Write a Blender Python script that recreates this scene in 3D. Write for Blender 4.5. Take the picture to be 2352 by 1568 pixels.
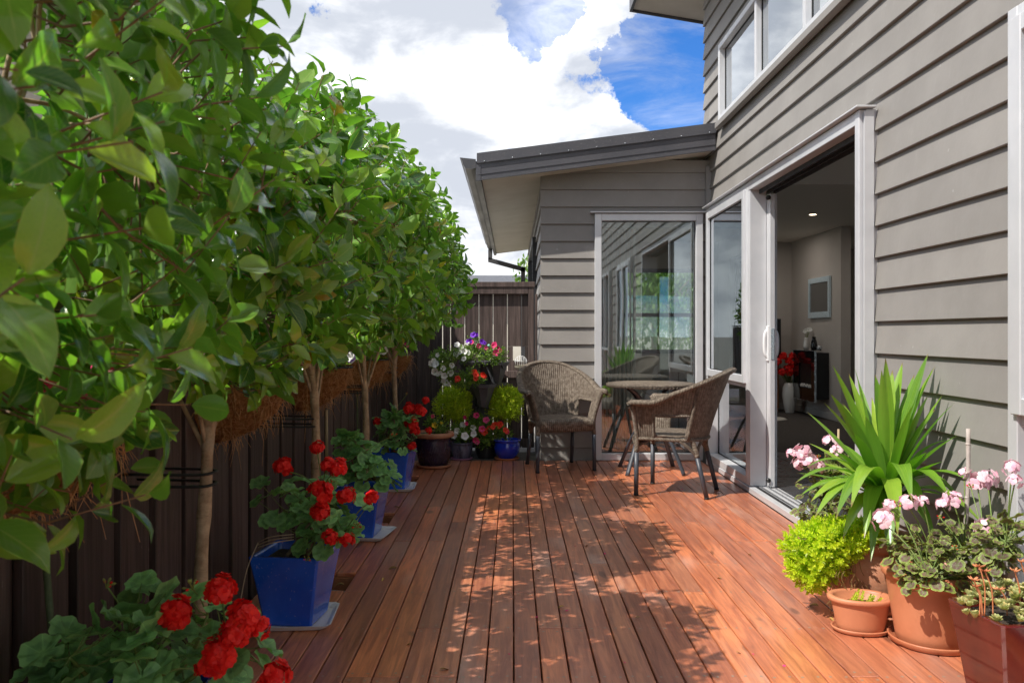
import bpy, math, random
import numpy as np
from mathutils import Vector, Matrix, Euler

# ------------------------------------------------------------------ clear
for o in list(bpy.data.objects): bpy.data.objects.remove(o)
S = bpy.context.scene
C = S.collection
R = math.radians
rng = random.Random(7)
nr = np.random.RandomState(11)

# ------------------------------------------------------------------ camera
CAMH = 1.12
cam = bpy.data.cameras.new('camera'); camo = bpy.data.objects.new('camera', cam); C.objects.link(camo)
camo.location = (0, 0, CAMH); camo.rotation_euler = (R(90), 0, 0)
cam.lens = 29.44; cam.sensor_width = 36; cam.shift_x = -0.0005; cam.shift_y = -0.0074
cam.clip_start = .02; cam.clip_end = 2000
cam.dof.use_dof = True; cam.dof.focus_distance = 5.2; cam.dof.aperture_fstop = 8
S.camera = camo
S.render.resolution_x = 1024; S.render.resolution_y = 682
S.view_settings.view_transform = 'Standard'; S.view_settings.look = 'None'
S.view_settings.exposure = 1.62; S.cycles.diffuse_bounces = 8; S.cycles.max_bounces = 16; S.cycles.transparent_max_bounces = 16; S.view_settings.gamma = 1

def at(px, py, Y):
    """point at distance Y along the deck seen at a photo position (2352-wide picture)"""
    return Vector(((px*1.7415-2050)/3350*Y, Y, CAMH-(py*1.7415-1335)/3350*Y))

# ------------------------------------------------------------------ world: blue sky with cumulus
SUNV = Vector((.70, .43, -1)).normalized()
el = math.asin(-SUNV.z)
w = bpy.data.worlds.new('World'); S.world = w; w.use_nodes = True
nt = w.node_tree; nt.nodes.clear()
def N(t, **k):
    n = nt.nodes.new(t)
    for a, b in k.items(): setattr(n, a, b)
    return n
def L(a, b): nt.links.new(a, b)
out = N('ShaderNodeOutputWorld'); bg = N('ShaderNodeBackground'); L(bg.outputs[0], out.inputs[0])
sky = N('ShaderNodeTexSky'); sky.sky_type = 'NISHITA'; sky.sun_disc = False
sky.sun_elevation = el; sky.sun_rotation = math.atan2(-SUNV.x, -SUNV.y); sky.air_density = 1.0; sky.dust_density = .3; sky.ozone_density = 3
bg.inputs[1].default_value = 0.15
tc = N('ShaderNodeTexCoord'); D = tc.outputs['Generated']
def math_(op, a, b=None, c=None, clamp=False):
    n = N('ShaderNodeMath', operation=op); n.use_clamp = clamp
    for i, x in enumerate((a, b, c)):
        if x is None: continue
        if hasattr(x, 'links'): L(x, n.inputs[i])
        else: n.inputs[i].default_value = x
    return n.outputs[0]
def ramp_(x, a, b, lo=0., hi=1.):
    n = N('ShaderNodeMapRange', interpolation_type='SMOOTHSTEP'); L(x, n.inputs[0])
    n.inputs[1].default_value = a; n.inputs[2].default_value = b; n.inputs[3].default_value = lo; n.inputs[4].default_value = hi
    return n.outputs[0]
def noise_(vec, sc, det=8, rough=.55, dist=0., sq=(1, 1, 1), off=(0, 0, 0)):
    m = N('ShaderNodeMapping'); L(vec, m.inputs[0]); m.inputs['Scale'].default_value = sq; m.inputs['Location'].default_value = off
    n = N('ShaderNodeTexNoise'); L(m.outputs[0], n.inputs[0]); n.inputs['Scale'].default_value = sc
    n.inputs['Detail'].default_value = det; n.inputs['Roughness'].default_value = rough; n.inputs['Distortion'].default_value = dist
    return n.outputs[0]
wn = N('ShaderNodeTexNoise'); L(D, wn.inputs[0]); wn.inputs['Scale'].default_value = 9; wn.inputs['Detail'].default_value = 8; wn.inputs['Roughness'].default_value = .65
wv = N('ShaderNodeVectorMath', operation='MULTIPLY_ADD'); L(wn.outputs['Color'], wv.inputs[0]); wv.inputs[1].default_value = (.17, .17, .17); wv.inputs[2].default_value = (-.085, -.085, -.085)
wd = N('ShaderNodeVectorMath', operation='ADD'); L(D, wd.inputs[0]); L(wv.outputs[0], wd.inputs[1]); DW = wd.outputs[0]
def bump_(px, py, r0, r1, amp):
    v = Vector(((px*1.7415-2050)/3350, 1, (1335-py*1.7415)/3350)).normalized()
    n = N('ShaderNodeVectorMath', operation='DISTANCE'); L(DW, n.inputs[0]); n.inputs[1].default_value = v
    return ramp_(n.outputs['Value'], r0, r1, amp, 0.)
big = noise_(D, 3.6, 12, .62, .15, (1, 1, 1.5), (2.1, .4, .9))
cov = math_('MULTIPLY_ADD', big, 2.1, -.42)
for a in [(900, 160, .03, .30, .20), (1385, 60, .0, .085, .62), (1340, 235, .01, .10, .30), (700, 60, .02, .2, .12), (1560, 235, 0, .07, .14), (1100, 560, .05, .3, .14),
          (1510, 110, .0, .14, -.62), (1620, 60, .0, .12, -.45), (1590, 200, .0, .11, -.40), (1250, 0, .0, .065, -.75), (735, 12, 0, .028, -.35), (740, 215, .0, .07, -.36), (1160, 330, .0, .07, -.30), (620, 330, .0, .1, -.25)]:
    cov = math_('ADD', cov, bump_(*a))
sepz = N('ShaderNodeSeparateXYZ'); L(D, sepz.inputs[0])
cov = math_('ADD', cov, ramp_(sepz.outputs[2], .0, .3, .12, 0.))
mask = ramp_(cov, .46, .60)
wisp = math_('MULTIPLY', ramp_(noise_(D, 5.0, 9, .65, .6, (1, 1, 2.6), (4, 1, 2)), .40, .72), .55)
mask = math_('MAXIMUM', mask, wisp)
shade = noise_(D, 6.5, 7, .55, .2, (1, 1, 1.9), (7, 3, 1.2))
sh = ramp_(shade, .41, .68)
cc = N('ShaderNodeMix', data_type='RGBA'); L(sh, cc.inputs[0])
cc.inputs[6].default_value = (1.52, 1.62, 1.82, 1); cc.inputs[7].default_value = (3.6, 3.6, 3.6, 1)
blu = N('ShaderNodeMix', data_type='RGBA', blend_type='MULTIPLY'); blu.inputs[0].default_value = 1; L(sky.outputs[0], blu.inputs[6]); blu.inputs[7].default_value = (.10, .225, .39, 1)
mx = N('ShaderNodeMix', data_type='RGBA'); L(mask, mx.inputs[0]); L(blu.outputs[2], mx.inputs[6]); L(cc.outputs[2], mx.inputs[7])
L(mx.outputs[2], bg.inputs[0])

# ------------------------------------------------------------------ sun
sl = bpy.data.lights.new('sun', 'SUN'); sl.energy = 2.0; sl.angle = R(.55); sl.color = (1, .95, .87)
so = bpy.data.objects.new('sun', sl); C.objects.link(so); so.location = (-6, -4, 12)
so.rotation_euler = SUNV.to_track_quat('-Z', 'Y').to_euler()

# ------------------------------------------------------------------ materials
MATS = {}
class NT:
    def __init__(s, name):
        s.m = bpy.data.materials.new(name); s.m.use_nodes = True; s.t = s.m.node_tree; s.t.nodes.clear()
        s.out = s.n('ShaderNodeOutputMaterial'); MATS[name] = s.m
    def n(s, t, **k):
        x = s.t.nodes.new(t)
        for a, b in k.items(): setattr(x, a, b)
        return x
    def l(s, a, b): s.t.links.new(a, b)
    def set(s, sock, v):
        if hasattr(v, 'links'): s.l(v, sock)
        elif isinstance(v, (tuple, list)) and len(v) == 3 and sock.type == 'RGBA': sock.default_value = (*v, 1)
        else: sock.default_value = v
    def math(s, op, *a, clamp=False):
        x = s.n('ShaderNodeMath', operation=op); x.use_clamp = clamp
        for i, v in enumerate(a): s.set(x.inputs[i], v)
        return x.outputs[0]
    def mix(s, f, a, b, bt='MIX'):
        x = s.n('ShaderNodeMix', data_type='RGBA', blend_type=bt); s.set(x.inputs[0], f); s.set(x.inputs[6], a); s.set(x.inputs[7], b); return x.outputs[2]
    def rng(s, v, a, b, lo=0., hi=1.):
        x = s.n('ShaderNodeMapRange', interpolation_type='SMOOTHSTEP'); s.set(x.inputs[0], v)
        for i, q in enumerate((a, b, lo, hi)): s.set(x.inputs[i+1], q)
        return x.outputs[0]
    def coords(s, sq=(1, 1, 1), kind='Object', rand=True):
        tc = s.n('ShaderNodeTexCoord'); v = tc.outputs[kind]
        if rand:
            oi = s.n('ShaderNodeObjectInfo'); mu = s.n('ShaderNodeVectorMath', operation='ADD'); s.l(v, mu.inputs[0])
            m2 = s.math('MULTIPLY', oi.outputs['Random'], 37.3); s.l(m2, mu.inputs[1]); v = mu.outputs[0]
        m = s.n('ShaderNodeMapping'); s.l(v, m.inputs[0]); m.inputs['Scale'].default_value = sq
        return m.outputs[0]
    def noise(s, v, sc, det=4, rough=.55, dist=0.):
        x = s.n('ShaderNodeTexNoise'); s.l(v, x.inputs[0]); x.inputs['Scale'].default_value = sc; x.inputs['Detail'].default_value = det
        x.inputs['Roughness'].default_value = rough; x.inputs['Distortion'].default_value = dist; return x.outputs[0]
    def rand(s): return s.n('ShaderNodeObjectInfo').outputs['Random']
    def bsdf(s, col, rough=.5, spec=.5, metal=0, coat=0, coatr=.1, normal=None, sheen=0):
        b = s.n('ShaderNodeBsdfPrincipled'); s.set(b.inputs['Base Color'], col); s.set(b.inputs['Roughness'], rough)
        s.set(b.inputs['Specular IOR Level'], spec); s.set(b.inputs['Metallic'], metal); s.set(b.inputs['Coat Weight'], coat); b.inputs['Coat Roughness'].default_value = coatr
        if sheen: b.inputs['Sheen Weight'].default_value = sheen
        if normal is not None: s.l(normal, b.inputs['Normal'])
        return b.outputs[0]
    def bump(s, h, st, d=.01):
        b = s.n('ShaderNodeBump'); b.inputs['Strength'].default_value = st; b.inputs['Distance'].default_value = d; s.l(h, b.inputs['Height']); return b.outputs[0]
    def done(s, sh): s.l(sh, s.out.inputs[0]); return s.m

def simple(name, c1, c2=None, rough=.5, scale=6, sq=(1, 1, 1), bump=0, bscale=60, spec=.5, metal=0, coat=0, rv=0, dist=.01, speck=0, coatr=.1):
    """colour varied by noise (c1..c2), bump, per-object brightness variation"""
    t = NT(name); v = t.coords(sq)
    col = c1
    if c2 is not None: col = t.mix(t.rng(t.noise(v, scale, 6, .6), .3, .7), c1, c2)
    if rv: 
        f = t.math('MULTIPLY_ADD', t.rand(), rv*2, 1-rv)
        cmb = t.n('ShaderNodeCombineColor'); [t.l(f, cmb.inputs[i]) for i in range(3)]
        col = t.mix(1., col, cmb.outputs[0], 'MULTIPLY')
    if speck: col = t.mix(t.rng(t.noise(v, 140, 2), .66, .72, 0, speck), col, (.75, .72, .66))
    nm = t.bump(t.noise(v, bscale, 4), bump, dist) if bump else None
    rr = t.rng(t.noise(v, scale*2.3, 4), .2, .8, max(0, rough-.08), min(1, rough+.08))
    return t.done(t.bsdf(col, rr, spec, metal, coat, coatr, nm))

def deck_mat():
    t = NT('deck_timber'); r = t.rand(); v = t.coords((1, .06, 1)); v2 = t.coords((1, .35, 1)); v3 = t.coords((1, 1, 1), rand=False)
    g = t.noise(v, 42, 8, .65, .8); b = t.noise(v2, 3.2, 5, .6)
    c = t.mix(t.rng(g, .3, .72), (.29, .098, .050), (.62, .265, .130))
    tint = t.n('ShaderNodeValToRGB'); t.l(r, tint.inputs[0]); cr = tint.color_ramp
    cr.elements[0].color = (.72, .60, .60, 1); cr.elements[1].color = (1.25, 1.10, .92, 1)
    for p, q in ((.3, (1.12, .88, .80, 1)), (.55, (.88, .86, .90, 1)), (.8, (1.32, 1.0, .8, 1))): e = cr.elements.new(p); e.color = q
    c = t.mix(1., c, tint.outputs[0], 'MULTIPLY')
    c = t.mix(t.rng(b, .52, .78, 0, .5), c, (.52, .39, .33))          # silvered, worn stain
    c = t.mix(t.rng(t.noise(v3, 1.1, 5, .6), .42, .7, 0, .45), c, (.36, .13, .075))
    kn = t.noise(t.coords((1, .4, 1)), 9, 1); c = t.mix(t.rng(kn, .74, .80, 0, .7), c, (.10, .035, .02))
    c = t.mix(t.rng(t.noise(v3, 160, 2), .70, .74, 0, .5), c, (.5, .4, .34))
    ro = t.rng(b, .25, .8, .28, .50)
    h = t.math('ADD', g, t.math('MULTIPLY', t.noise(v3, 30, 3), .4))
    t.done(t.bsdf(c, ro, .55, coat=.55, coatr=.36, normal=t.bump(h, .35, .004)))
deck_mat()
simple('deck_frame', (.26, .095, .04), (.36, .14, .06), .6, 10, (1, .3, 1), .3, 80)
def board_mat():
    t = NT('weatherboard_paint'); v = t.coords((1, 1, 1)); vs = t.coords((3, 3, .5)); w2 = t.coords((1, 1, 1), rand=False)
    c = t.mix(t.rng(t.noise(v, 2.2, 6, .65), .3, .7), (.228, .213, .197), (.268, .251, .233))
    c = t.mix(t.rng(t.noise(vs, 9, 5, .7), .55, .8, 0, .35), c, (.31, .295, .275))
    c = t.mix(t.rng(t.noise(w2, 24, 3), .70, .76, 0, .45), c, (.40, .39, .37))
    f = t.math('MULTIPLY_ADD', t.rand(), .12, .94); cmb = t.n('ShaderNodeCombineColor'); [t.l(f, cmb.inputs[i]) for i in range(3)]
    c = t.mix(1., c, cmb.outputs[0], 'MULTIPLY')
    t.done(t.bsdf(c, .55, .35, normal=t.bump(t.noise(v, 55, 4), .12, .004)))
board_mat()
simple('frame_metal', (.56, .565, .58), (.62, .62, .63), .38, 5, spec=.5, metal=.25, bump=.03, bscale=120)
simple('frame_dark', (.03, .03, .033), None, .45)
simple('track_metal', (.32, .33, .35), None, .3, metal=.7)
simple('rubber', (.012, .012, .013), None, .6)
simple('fascia_metal', (.058, .058, .066), (.072, .07, .078), .42, 3, spec=.5, bump=.04, bscale=30, speck=.25)
simple('gutter_metal', (.05, .05, .056), (.085, .083, .08), .4, 4, (1, .2, 1))
simple('soffit_paint', (.55, .50, .42), (.62, .57, .49), .7, 3, bump=.04, bscale=70)
simple('roof_metal', (.05, .05, .055), None, .4)
def fence_mat():
    t = NT('fence_stain'); v = t.coords((1, 1, .05)); v2 = t.coords((1, 1, .5))
    g = t.noise(v, 45, 7, .6, .5)
    c = t.mix(t.rng(g, .3, .75), (.038, .026, .023), (.105, .075, .067))
    c = t.mix(t.rng(t.noise(v2, 4, 5, .65), .5, .8, 0, .5), c, (.13, .10, .09))
    c = t.mix(t.rng(t.noise(v2, 60, 2), .73, .76, 0, .6), c, (.22, .19, .17))
    f = t.math('MULTIPLY_ADD', t.rand(), .7, .7); cmb = t.n('ShaderNodeCombineColor'); [t.l(f, cmb.inputs[i]) for i in range(3)]
    c = t.mix(1., c, cmb.outputs[0], 'MULTIPLY')
    t.done(t.bsdf(c, .55, .4, normal=t.bump(g, .5, .004)))
fence_mat()
def leaf_mat(name, dark, mid, light, rough=.28, trans=.25, vein=(.20, .30, .05), veinw=.06, edge=None, coat=.0, spec=.5, back=None, yel=None, strap_=False):
    t = NT(name)
    a = t.n('ShaderNodeAttribute', attribute_name='rnd').outputs['Fac']; r = t.math('FRACT', t.math('ADD', a, t.rand()))
    rp = t.n('ShaderNodeValToRGB'); t.l(r, rp.inputs[0]); e = rp.color_ramp.elements
    e[0].color = (*dark, 1); e[1].color = (*light, 1); q = e.new(.5); q.color = (*mid, 1); q = e.new(.84); q.color = (*[(m+l)/2 for m, l in zip(mid, light)], 1)
    if yel: q = e.new(.965); q.color = (*light, 1); e[-1].color = (*yel, 1)
    uv = t.n('ShaderNodeUVMap').outputs[0]; sp = t.n('ShaderNodeSeparateXYZ'); t.l(uv, sp.inputs[0])
    u = t.math('ABSOLUTE', sp.outputs[0]); c = rp.outputs[0]
    oc = t.coords((1, 1, 1)); c = t.mix(t.rng(t.noise(oc, 28, 3), .45, .75, 0, .3), c, mid)
    if veinw: 
        side = t.n('ShaderNodeTexWave'); side.wave_type = 'BANDS'; side.bands_direction = 'Y'
        sv = t.n('ShaderNodeCombineXYZ'); t.l(t.math('SUBTRACT', sp.outputs[1], t.math('MULTIPLY', u, .35)), sv.inputs[1]); t.l(sv.outputs[0], side.inputs[0]); side.inputs['Scale'].default_value = 2.4
        c = t.mix(t.rng(side.outputs['Fac'], .86, 1., 0, .22), c, vein)
        c = t.mix(t.rng(u, veinw*.4, veinw, .75, 0), c, vein)
    if edge: c = t.mix(t.rng(u, .90, 1.0, 0, .6), c, edge)
    if strap_:
        sv_ = t.n('ShaderNodeMapping'); t.l(uv, sv_.inputs[0]); sv_.inputs['Scale'].default_value = (7, .5, 1); c = t.mix(t.rng(t.noise(sv_.outputs[0], 2.2, 4), .4, .7, 0, .6), c, light)
        c = t.mix(t.rng(t.math('ADD', sp.outputs[1], t.math('MULTIPLY', t.noise(oc, 9, 3), .10)), .985, 1.05, 0, .9), c, (.22, .12, .05))
    bk = t.n('ShaderNodeNewGeometry').outputs['Backfacing']
    c = t.mix(t.math('MULTIPLY', bk, .6), c, back or tuple(x*1.25 for x in mid))
    bs = t.bsdf(c, t.math('ADD', rough, t.math('MULTIPLY', bk, .25)), spec, coat=coat, coatr=.15, normal=t.bump(t.noise(oc, 60, 3), .1, .003))
    tr = t.n('ShaderNodeBsdfTranslucent'); t.set(tr.inputs[0], t.mix(1., c, (1.3, 1.7, .5), 'MULTIPLY'))
    ms = t.n('ShaderNodeMixShader'); ms.inputs[0].default_value = trans; t.l(bs, ms.inputs[1]); t.l(tr.outputs[0], ms.inputs[2])
    t.done(ms.outputs[0])
leaf_mat('camellia_leaf', (.045, .140, .028), (.145, .315, .050), (.38, .55, .065), .15, .42, (.30, .42, .10), .085, (.36, .44, .08), coat=.6, yel=(.42, .22, .02), back=(.13, .26, .055))
leaf_mat('outdoor_tree_leaf', (.07, .14, .03), (.16, .26, .05), (.33, .42, .12), .35, .4, (.3, .4, .1), .05)
leaf_mat('yucca_leaf', (.055, .165, .015), (.125, .28, .025), (.32, .45, .05), .3, .25, (.12, .26, .03), 0, (.20, .32, .05), coat=.15, strap_=True)
leaf_mat('petunia_leaf', (.07, .14, .02), (.15, .25, .035), (.30, .40, .07), .45, .3, (.2, .3, .06), 0)
leaf_mat('sedum_leaf', (.30, .38, .015), (.52, .60, .025), (.74, .74, .06), .4, .3, (.3, .4, .05), 0, yel=(.50, .30, .03))
leaf_mat('thuja_leaf', (.24, .34, .015), (.48, .58, .02), (.72, .74, .04), .5, .3, (.3, .4, .05), 0)
leaf_mat('succulent_leaf', (.24, .29, .10), (.44, .45, .19), (.62, .46, .18), .45, .12, (.3, .4, .1), 0, (.60, .28, .10))
def gera_mat(name, inner, ring, outer, rim):
    t = NT(name); r = t.rand()
    uv = t.n('ShaderNodeUVMap').outputs[0]; sp = t.n('ShaderNodeSeparateXYZ'); t.l(uv, sp.inputs[0])
    rad = t.math('SQRT', t.math('ADD', t.math('MULTIPLY', sp.outputs[0], sp.outputs[0]), t.math('MULTIPLY', sp.outputs[1], sp.outputs[1])))
    rad = t.math('ADD', rad, t.math('MULTIPLY', t.math('SUBTRACT', t.noise(uv, 5, 3), .5), .22))
    rp = t.n('ShaderNodeValToRGB'); t.l(rad, rp.inputs[0]); e = rp.color_ramp.elements
    e[0].color = (*inner, 1); e[0].position = .18; e[1].color = (*rim, 1)
    for p, q in ((.45, ring), (.62, ring), (.76, outer), (.93, outer)): x = e.new(p); x.color = (*q, 1)
    ang = t.math('ARCTAN2', sp.outputs[0], sp.outputs[1]); vein = t.math('ABSOLUTE', t.math('SINE', t.math('MULTIPLY', ang, 3.5)))
    c = t.mix(t.rng(vein, 0, .13, .45, 0), rp.outputs[0], tuple(x*1.7+.01 for x in outer))
    f = t.math('MULTIPLY_ADD', r, .6, .7); cmb = t.n('ShaderNodeCombineColor'); [t.l(f, cmb.inputs[i]) for i in range(3)]
    c = t.mix(1., c, cmb.outputs[0], 'MULTIPLY')
    bs = t.bsdf(c, .45, .5, normal=t.bump(t.noise(t.coords((1, 1, 1)), 5, 4), .25, .02))
    tr = t.n('ShaderNodeBsdfTranslucent'); t.set(tr.inputs[0], t.mix(1., c, (1.6, 1.7, .6), 'MULTIPLY'))
    ms = t.n('ShaderNodeMixShader'); ms.inputs[0].default_value = .22; t.l(bs, ms.inputs[1]); t.l(tr.outputs[0], ms.inputs[2]); t.done(ms.outputs[0])
gera_mat('geranium_leaf', (.21, .43, .15), (.14, .31, .115), (.21, .44, .16), (.27, .48, .18))
gera_mat('variegated_leaf', (.13, .13, .055), (.13, .075, .06), (.19, .25, .055), (.40, .44, .12))
def petal(name, c, c2, rough=.5, trans=.25):
    t = NT(name); v = t.coords((1, 1, 1))
    a = t.n('ShaderNodeAttribute', attribute_name='rnd').outputs['Fac']
    col = t.mix(t.math('FRACT', t.math('ADD', a, t.rand())), c, c2)
    bs = t.bsdf(col, rough, .3); tr = t.n('ShaderNodeBsdfTranslucent'); t.set(tr.inputs[0], col)
    ms = t.n('ShaderNodeMixShader'); ms.inputs[0].default_value = trans; t.l(bs, ms.inputs[1]); t.l(tr.outputs[0], ms.inputs[2]); t.done(ms.outputs[0])
petal('red_petal', (.70, .006, .008), (.92, .035, .022))
petal('scarlet_petal', (.80, .03, .02), (.9, .09, .04))
petal('pink_petal', (.82, .42, .55), (.96, .76, .80))
petal('magenta_petal', (.75, .03, .16), (.85, .10, .28))
petal('white_petal', (.82, .82, .78), (.92, .92, .90))
petal('purple_petal', (.14, .02, .45), (.22, .05, .6))
petal('yellow_petal', (.85, .5, .02), (.9, .6, .03))
simple('bud_green', (.16, .24, .04), (.28, .26, .06), .5, 30)
simple('stem_green', (.11, .19, .035), (.18, .23, .06), .5, 30)
simple('stem_woody', (.16, .115, .065), (.26, .20, .12), .8, 30, bump=.4)
simple('stem_coral', (.50, .16, .06), (.6, .26, .12), .6, 30)
def bark():
    t = NT('bark'); v = t.coords((1, 1, 1)); v2 = t.coords((1, 1, 5))
    c = t.mix(t.rng(t.noise(v, 22, 6, .65), .3, .7), (.27, .19, .115), (.50, .38, .25))
    c = t.mix(t.rng(t.noise(v2, 14, 4), .6, .72, 0, .6), c, (.12, .08, .05))
    c = t.mix(t.rng(t.noise(v, 9, 3), .58, .7, 0, .5), c, (.42, .38, .29))
    t.done(t.bsdf(c, .75, .3, normal=t.bump(t.math('ADD', t.noise(v2, 26, 5), t.math('MULTIPLY', t.noise(v, 90, 3), .4)), .5, .006)))
bark()
simple('twig', (.15, .085, .045), (.27, .16, .085), .65, 20, bump=.3)
simple('blue_glaze', (.010, .075, .50), (.024, .14, .72), .16, 4, (1, 1, .5), speck=.18, bump=.03, bscale=25, coat=.6, rv=.08, coatr=.06)
simple('cobalt_glaze', (.006, .025, .42), (.015, .05, .60), .12, 4, coat=.7, coatr=.05)
simple('plum_glaze', (.012, .010, .022), (.030, .018, .042), .25, 5, coat=.4, bump=.05)
simple('mottled_glaze', (.03, .035, .06), (.15, .15, .22), .3, 22, (1, 1, .4), coat=.4)
simple('oxblood_glaze', (.06, .006, .006), (.13, .014, .010), .15, 5, (1, 1, .5), coat=.6, bump=.03, bscale=30, coatr=.06)
simple('terracotta', (.46, .155, .065), (.56, .21, .10), .55, 4, bump=.06, bscale=80, speck=.12)
simple('terracotta_aged', (.34, .105, .045), (.52, .26, .155), .65, 5, bump=.15, bscale=60, speck=.2)
simple('terracotta_plastic', (.40, .125, .055), (.57, .225, .115), .48, 3, bump=.02, bscale=50)
simple('dark_plastic', (.075, .075, .084), (.105, .105, .116), .4, 6, bump=.03)
simple('black_plastic', (.012, .012, .013), (.02, .02, .02), .45)
simple('white_plastic', (.66, .67, .68), (.74, .74, .74), .4, 4)
simple('pink_plastic', (.42, .20, .36), None, .4)
simple('soil', (.020, .013, .009), (.06, .04, .026), .95, 40, bump=.9, bscale=90, dist=.02, speck=.25)
def coir():
    t = NT('coir'); v = t.coords((1, 1, 1))
    c = t.mix(t.rng(t.noise(v, 60, 6, .7, 1.), .3, .7), (.24, .095, .03), (.60, .32, .13))
    t.done(t.bsdf(c, .9, .1, normal=t.bump(t.noise(v, 120, 6, .7, 2.), 1., .02)))
coir()
simple('coir_fibre', (.48, .23, .085), (.66, .40, .20), .8, 20, spec=.2)
def wicker(name, holes):
    t = NT(name); uv = t.n('ShaderNodeUVMap').outputs[0]; sp = t.n('ShaderNodeSeparateXYZ'); t.l(uv, sp.inputs[0])
    br = t.n('ShaderNodeTexBrick'); t.l(uv, br.inputs[0]); br.offset = .5; br.inputs['Scale'].default_value = 1
    br.inputs['Brick Width'].default_value = .034; br.inputs['Row Height'].default_value = .0066; br.inputs['Mortar Size'].default_value = .0012; br.inputs['Mortar Smooth'].default_value = .9
    br.inputs['Color1'].default_value = (.8, .8, .8, 1); br.inputs['Color2'].default_value = (1, 1, 1, 1); br.inputs['Mortar'].default_value = (0, 0, 0, 1)
    rib = t.math('ABSOLUTE', t.math('SINE', t.math('MULTIPLY', sp.outputs[0], math.pi/.017)))
    v = t.coords((1, 1, 1)); nn = t.noise(v, 35, 5, .7)
    c = t.mix(t.rng(nn, .3, .7), (.115, .082, .058), (.30, .245, .19))
    c = t.mix(t.math('MULTIPLY', br.outputs['Fac'], .65), c, (.028, .018, .012))
    c = t.mix(t.rng(rib, 0, .6, .5, 0), c, (.045, .030, .021))
    h = t.math('ADD', t.math('MULTIPLY', t.math('SUBTRACT', 1., br.outputs['Fac']), .6), t.math('MULTIPLY', rib, .7))
    b = t.bsdf(c, .55, .4, normal=t.bump(h, .9, .006))
    if holes:
        g1 = t.math('ABSOLUTE', t.math('SINE', t.math('MULTIPLY', sp.outputs[0], math.pi/.017))); g2 = t.math('ABSOLUTE', t.math('SINE', t.math('MULTIPLY', sp.outputs[1], math.pi/.0132)))
        hole = t.math('MULTIPLY', t.math('LESS_THAN', g1, .34), t.math('LESS_THAN', g2, .40)); hole = t.math('MULTIPLY', hole, t.math('GREATER_THAN', t.noise(v, 14, 2), .45))
        tr = t.n('ShaderNodeBsdfTransparent'); ms = t.n('ShaderNodeMixShader'); t.l(hole, ms.inputs[0]); t.l(b, ms.inputs[1]); t.l(tr.outputs[0], ms.inputs[2]); b = ms.outputs[0]
    t.done(b)
wicker('wicker', False); wicker('wicker_open', True)
def wrap():
    t = NT('wicker_wrap'); uv = t.n('ShaderNodeUVMap').outputs[0]; sp = t.n('ShaderNodeSeparateXYZ'); t.l(uv, sp.inputs[0])
    ph = t.math('MULTIPLY_ADD', sp.outputs[1], math.pi/.0105, t.math('MULTIPLY', sp.outputs[0], 1.6)); s = t.math('ABSOLUTE', t.math('SINE', ph))
    v = t.coords((1, 1, 1)); c = t.mix(t.rng(t.noise(v, 40, 5, .7), .3, .7), (.12, .088, .062), (.32, .26, .20)); c = t.mix(t.rng(s, 0, .7, .8, 0), c, (.03, .02, .014))
    t.done(t.bsdf(c, .55, .4, normal=t.bump(s, .9, .006)))
wrap()
simple('chair_leg', (.045, .050, .062), (.06, .066, .08), .42, 8, bump=.05)
simple('table_top', (.30, .275, .235), (.42, .39, .34), .3, 26, bump=.05, coat=.3)
def glass():
    t = NT('window_glass')
    f = t.n('ShaderNodeFresnel'); f.inputs[0].default_value = 1.62
    fac = t.math('MULTIPLY_ADD', f.outputs[0], 2.5, .02, clamp=True)
    g = t.n('ShaderNodeBsdfGlossy'); g.inputs['Roughness'].default_value = .004; t.set(g.inputs[0], (.93, .97, 1.)); t.l(t.bump(t.noise(t.coords((1, 1, 1)), 1.6, 1), .05, .02), g.inputs['Normal'])
    tr = t.n('ShaderNodeBsdfTransparent'); t.set(tr.inputs[0], (.90, .95, .94))
    ms = t.n('ShaderNodeMixShader'); t.l(fac, ms.inputs[0]); t.l(tr.outputs[0], ms.inputs[1]); t.l(g.outputs[0], ms.inputs[2]); t.done(ms.outputs[0])
glass()
_t = NT('lamp_glow'); _e = _t.n('ShaderNodeEmission'); _e.inputs[0].default_value = (1, .8, .55, 1); _e.inputs[1].default_value = 6; _t.done(_e.outputs[0])
simple('room_wall', (.46, .42, .385), (.50, .46, .42), .8, 2, bump=.03, bscale=90)
simple('room_ceiling', (.75, .71, .64), None, .85)
simple('skirting_paint', (.55, .53, .5), None, .5)
simple('floor_tile', (.028, .029, .033), (.045, .046, .050), .28, 4)
simple('carpet', (.085, .075, .068), (.14, .125, .115), 1., 60, bump=.9, bscale=260, spec=.05)
simple('black_gloss', (.006, .006, .007), None, .08, spec=.6)
simple('black_matt', (.01, .01, .011), None, .5)
simple('silver', (.62, .66, .70), None, .25, metal=.8)
simple('mirror', (.10, .10, .095), None, .06, metal=.0, spec=.9)
simple('mirror_frame', (.60, .76, .85), (.72, .85, .92), .3, 30, (.2, 1, 6), metal=.3)
simple('white_ceramic', (.70, .69, .66), None, .15, coat=.5)
simple('black_ceramic', (.008, .008, .01), None, .1, coat=.6)
simple('sofa_fabric', (.20, .185, .17), (.26, .24, .22), .95, 40, bump=.4, bscale=200, spec=.1)
simple('cabinet_wood', (.30, .11, .035), (.40, .17, .06), .4, 6, (1, 1, .2))
simple('pebble', (.72, .70, .66), None, .6)
simple('sheepskin', (.66, .62, .55), (.75, .71, .64), .95, 60, bump=1, bscale=150)
simple('blind_fabric', (.50, .50, .47), (.58, .57, .54), .8, 3, (4, 4, .3))
simple('concrete', (.10, .095, .088), (.16, .15, .14), .9, 6, bump=.3, bscale=50)
simple('ground_soil', (.030, .022, .016), (.06, .045, .032), .95, 12, bump=.6, bscale=40)
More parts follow.
